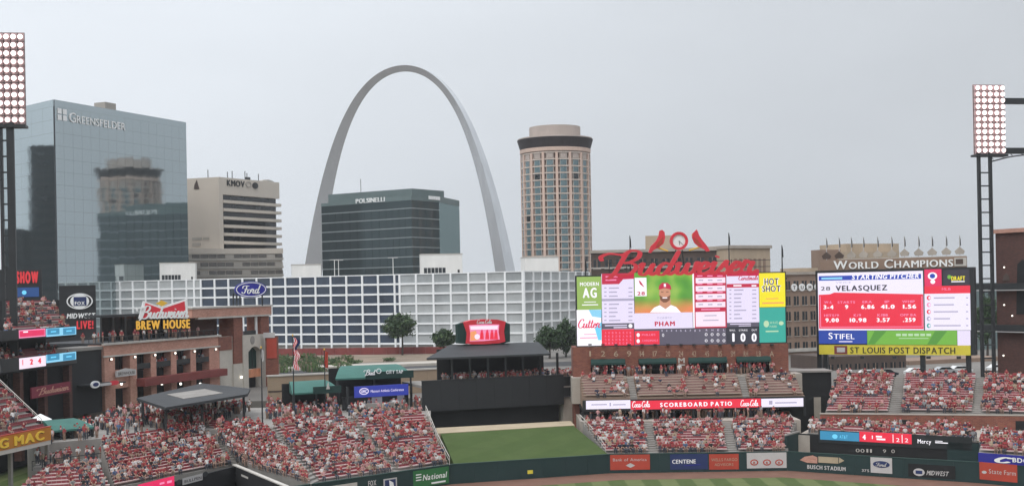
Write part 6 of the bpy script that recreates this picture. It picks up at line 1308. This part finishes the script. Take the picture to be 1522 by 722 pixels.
# parked cars under the champions board
def car(label, px, py, D, colr, rot):
    p = W(px, py, D); r = thing('parked_car', label, 'car', (p.x, D, STREET), 'cars parked beyond the champions board'); Mx = Matrix.Translation((p.x, D, STREET + .0)) @ Matrix.Rotation(rot, 4, 'Z')
    M('paint_' + colr, {'white': (.75, .75, .74), 'silver': (.42, .43, .44), 'dark': (.03, .035, .045)}[colr], .25, .05, 1)
    MB('paint_' + colr).prism([(-2.2, .35), (2.2, .35), (2.25, .75), (1.4, .95), (.7, 1.42), (-1.1, 1.45), (-1.8, .98), (-2.25, .85)], -.88, .88).build('body', r, Mx)
    MB('dark_glass').prism([(1.25, .97), (.65, 1.36), (-1.0, 1.39), (-1.6, .99)], -.9, .9).build('side_window', r, Mx)
    for x_ in (-1.4, 1.4):
        for y_ in (-.9, .74): MB('black_matte').ellipse(x_, .34, .34, .34, y_, y_ + .16, 14).build('wheel', r, Mx)
for k, (px, c_) in enumerate(((1290, 'white'), (1316, 'dark'), (1362, 'white'), (1404, 'silver'), (1427, 'white'), (1484, 'white'))): car(('white car parked under the left half of the champions board', 'dark car parked under the middle of the champions board', 'white car right of the middle post under the champions board', 'silver car parked under the right half of the champions board', 'white car nearest the ladder mast', 'white car right of the ladder mast beside the brick wing')[k], px, 545, 240 + 2 * k, c_, .15)
# weeds and scrub on the slope between the retaining wall and the garage
r_ = random.Random(77); mw = MB('leaf_c'); mw.use('leaf_a').use('soil')
for k in range(5200):
    t = r_.random(); px = 400 + 125 * r_.random() ** 1.3; D = lerp(290, 350, r_.random()); u, _ = uv(px, 530); p = Vector((u * D, D, STREET)); h = r_.uniform(.3, 1.5) * (1.3 if px < 470 else .8)
    if math.sin(px * .11 + D * .13) + r_.gauss(0, .5) < .1: continue
    a = r_.random() * 6.28; d = Vector((math.cos(a), math.sin(a), 0)) * .22; mw.cur = r_.choice((0, 0, 1, 2)); mw.add([p - d, p + d, p + d * .6 + Vector((r_.gauss(0, .2), r_.gauss(0, .2), h)), p - d * .6 + Vector((r_.gauss(0, .2), r_.gauss(0, .2), h * .9))], [(0, 1, 2, 3)])
tag(mw.build('weeds'), 'scrubby weeds on the slope below the garage', 'weeds', None, 'stuff')
# ------------------------------------------------------------------ people
def figure(pose, lvl):
    J = {}
    if pose in (0, 1, 2):       # seated, origin at the seat
        lean = (0, -.12, .05)[pose]
        J = dict(pel=(0, 0, .12, .15), bel=(0, lean * .4, .32, .145), che=(0, lean, .52, .155), nek=(0, lean, .68, .06), hd1=(0, lean - .02, .78, .09), hd2=(0, lean - .01, .90, .075))
        for s, sd in ((-1, 'l'), (1, 'r')):
            J['sh' + sd] = (.19 * s, lean, .60, .065)
            if pose == 2 and s == 1: J['el' + sd] = (.30 * s, lean - .10, .74, .05); J['wr' + sd] = (.22 * s, lean - .2, .92, .042)
            else: J['el' + sd] = (.26 * s, lean - .05, .33, .05); J['wr' + sd] = (.13 * s, lean - .27, .25, .042)
            J['hp' + sd] = (.10 * s, -.06, .10, .10); J['kn' + sd] = (.13 * s, -.44, .10, .07); J['an' + sd] = (.13 * s, -.42, -.32, .05); J['to' + sd] = (.14 * s, -.56, -.37, .045)
    else:
        J = dict(pel=(0, 0, .95, .145), bel=(0, 0, 1.12, .135), che=(0, .01, 1.32, .16), nek=(0, 0, 1.48, .06), hd1=(0, -.02, 1.58, .09), hd2=(0, -.01, 1.70, .075))
        for s, sd in ((-1, 'l'), (1, 'r')):
            J['sh' + sd] = (.2 * s, .01, 1.40, .065)
            if pose == 4: J['el' + sd] = (.27 * s, -.05, 1.14, .05); J['wr' + sd] = (.12 * s, -.28, 1.18, .042)
            else: J['el' + sd] = (.28 * s, .02, 1.13, .05); J['wr' + sd] = (.27 * s, -.08, .88, .042)
            J['hp' + sd] = (.10 * s, 0, .88, .10); J['kn' + sd] = (.12 * s, -.02 + .06 * s * (pose == 4), .48, .07); J['an' + sd] = (.12 * s, .03, .09, .05); J['to' + sd] = (.13 * s, -.13, .045, .045)
    ks = list(J); ix = {k: i for i, k in enumerate(ks)}
    ed = [('pel', 'bel'), ('bel', 'che'), ('che', 'nek'), ('nek', 'hd1'), ('hd1', 'hd2')]
    for sd in 'lr': ed += [('che', 'sh' + sd), ('sh' + sd, 'el' + sd), ('el' + sd, 'wr' + sd), ('pel', 'hp' + sd), ('hp' + sd, 'kn' + sd), ('kn' + sd, 'an' + sd), ('an' + sd, 'to' + sd)]
    me = bpy.data.meshes.new('figure'); me.from_pydata([J[k][:3] for k in ks], [(ix[a], ix[b]) for a, b in ed], [])
    ob = bpy.data.objects.new('figure', me); COL.objects.link(ob); sk = ob.modifiers.new('skin', 'SKIN'); sk.use_smooth_shade = True
    for i, k in enumerate(ks): me.skin_vertices[0].data[i].radius = (J[k][3], J[k][3] * (.8 if k in ('pel', 'bel', 'che') else 1)); me.skin_vertices[0].data[i].use_root = (k == 'pel')
    if lvl: sb_ = ob.modifiers.new('sub', 'SUBSURF'); sb_.levels = lvl; sb_.render_levels = lvl
    dg = bpy.context.evaluated_depsgraph_get(); em = bpy.data.meshes.new_from_object(ob.evaluated_get(dg)); bpy.data.objects.remove(ob)
    base = 0 if pose < 3 else .83; J2 = {k: Vector(J[k][:3]) for k in ks}
    segs_ = [(J2[a], J2[b], a, b) for a, b in ed]
    def part_of(c):
        best = None
        for a, b, na, nb in segs_:
            t = max(0, min(1, (c - a).dot(b - a) / max((b - a).length_squared, 1e-6))); d = (c - (a + (b - a) * t)).length
            if best is None or d < best[0]: best = (d, na, nb, t)
        return best
    idx = []
    for p in em.polygons:
        _, na, nb, t = part_of(p.center); k = nb[:2]
        if nb in ('hd1', 'hd2') : v = 3 if p.center.z > J2['hd1'].z + .045 else 1
        elif k in ('kn', 'an', 'to', 'hp') or (na == 'pel' and nb == 'bel' and t < .3): v = 2
        elif k == 'wr': v = 1
        else: v = 0
        idx.append(v)
    return em, idx
SH = [('red', (.34, .06, .065), 36), ('white', (.66, .64, .63), 17), ('grey', (.27, .27, .28), 9), ('navy', (.04, .045, .08), 5), ('pink', (.52, .27, .27), 16), ('maroon', (.20, .025, .035), 9), ('black', (.025, .025, .027), 5), ('blue', (.10, .15, .27), 3), ('tan', (.42, .33, .24), 3)]
for n_, c_, _ in SH: M('shirt_' + n_, c_, .85, .15, 6)
SKN = [M('skin_light', (.52, .32, .24), .6, .08, 6), M('skin_tan', (.34, .19, .13), .6, .08, 6), M('skin_deep', (.12, .065, .045), .6, .08, 6)]
HR = [M('hair_brown', (.06, .035, .02), .7, .2, 8), M('cap_red', (.38, .02, .03), .8, .1, 8), M('hair_grey', (.35, .33, .31), .7, .2, 8)]
PT = [M('denim', (.075, .08, .10), .85, .2, 6), M('khaki', (.30, .20, .155), .85, .15, 6)]
TOT = sum(w_ for *_, w_ in SH)
def pick():
    r_ = random.uniform(0, TOT)
    for k, (*_, w_) in enumerate(SH):
        r_ -= w_
        if r_ <= 0: return k
    return 0
hi = {p: figure(p, 1) for p in range(5)}; lo = {p: figure(p, 0) for p in range(5)}
def seen(p): 
    u = p.x / p.y * FOC; v = (p.z + .3 - CAMZ) / p.y * FOC; x = PX0 + u * CR - v * SR; y = PY0 - (u * SR + v * CR); return -4 < x < 1526 and y < 726
PEOPLE.sort(key=lambda q: q[0].length)
vis = [q for q in PEOPLE if seen(q[0])]
near, rest = vis[:295], vis[295:]
cache = {}
for pos, head, pose, zone in near:
    s = pick(); key = (pose, s, random.randrange(3), random.randrange(3), random.randrange(2))
    if key not in cache:
        em, idx = hi[pose]; m2 = em.copy(); m2.name = 'person'; m2.materials.clear()
        for mt in (MATS['shirt_' + SH[s][0]], SKN[key[2] if random.random() < .5 else 0], PT[key[4]], HR[key[3]]): m2.materials.append(mt)
        m2.polygons.foreach_set('material_index', idx); m2.polygons.foreach_set('use_smooth', [True] * len(idx)); cache[key] = m2
    o = bpy.data.objects.new('person', cache[key]); sc_ = random.uniform(.92, 1.08)
    link(o, None, Matrix.Translation(pos) @ Matrix.Rotation(head, 4, 'Z') @ Matrix.Scale(sc_, 4))
    how = ('seated', 'seated forward-leaning', 'arm-raising', 'standing', 'standing')[pose]; hat = ' and red cap' if key[3] == 1 else (' and jeans', ' and khakis')[key[4]]
    tag(o, f'{how} spectator, {SH[s][0]} shirt{hat}, {zone}', 'person', 'spectators in the stands')
# everyone farther away: one mass
allm = [MATS['shirt_' + n_] for n_, *_ in SH] + SKN + HR + PT; nS = len(SH)
V, Fl, Fs, MI = [], [], [], []; off = 0
base_ = {}
for p in range(5):
    em, idx = lo[p]; co = np.empty(len(em.vertices) * 3); em.vertices.foreach_get('co', co); loops = np.empty(len(em.loops), dtype=np.int64); em.loops.foreach_get('vertex_index', loops); tot = np.empty(len(em.polygons), dtype=np.int64); em.polygons.foreach_get('loop_total', tot)
    base_[p] = (co.reshape(-1, 3), loops, tot, np.array(idx))
for pos, head, pose, zone in rest:
    co, loops, tot, idx = base_[pose]; c, s = math.cos(head), math.sin(head); k = random.uniform(.92, 1.1)
    q = co * k; V.append(np.stack([q[:, 0] * c - q[:, 1] * s + pos.x, q[:, 0] * s + q[:, 1] * c + pos.y, q[:, 2] + pos.z], 1)); Fl.append(loops + off); Fs.append(tot)
    lut = np.array([pick(), nS + random.choice((0, 0, 0, 1, 2)), nS + 6 + random.randrange(2), nS + 3 + random.choice((0, 0, 1, 1, 2))]); MI.append(lut[idx]); off += len(co)
V = np.concatenate(V); Fl = np.concatenate(Fl); Fs = np.concatenate(Fs); MI = np.concatenate(MI)
me = bpy.data.meshes.new('crowd'); me.vertices.add(len(V)); me.vertices.foreach_set('co', V.ravel()); me.loops.add(len(Fl)); me.loops.foreach_set('vertex_index', Fl.astype(np.int32)); me.polygons.add(len(Fs)); st_ = np.concatenate([[0], np.cumsum(Fs)[:-1]]); me.polygons.foreach_set('loop_start', st_.astype(np.int32)); me.polygons.foreach_set('loop_total', Fs.astype(np.int32))
for m_ in allm: me.materials.append(m_)
me.polygons.foreach_set('material_index', MI.astype(np.int32)); me.update(calc_edges=True)
o = link(bpy.data.objects.new('crowd', me)); tag(o, 'mass of distant spectators in red and white filling the stands', 'crowd', None, 'stuff')
print('people', len(PEOPLE), 'visible', len(vis), 'crowd faces', len(Fs))
for p in range(5):
    for d_ in (hi, lo): bpy.data.meshes.remove(d_[p][0])
# ------------------------------------------------------------------ thin haze over the city
hz_m = bpy.data.materials.new('haze'); hz_m.use_nodes = True; t = hz_m.node_tree; t.nodes.remove(t.nodes['Principled BSDF']); v = t.nodes.new('ShaderNodeVolumePrincipled')
v.inputs['Color'].default_value = (.88, .90, .93, 1); v.inputs['Density'].default_value = .00014; t.links.new(v.outputs[0], t.nodes['Material Output'].inputs['Volume'])
hb = MB(hz_m).box(-2300, 2300, -2300, 2300, -2, 212).build('haze'); tag(hb, 'thin pale haze over the city', 'haze', None, 'stuff')
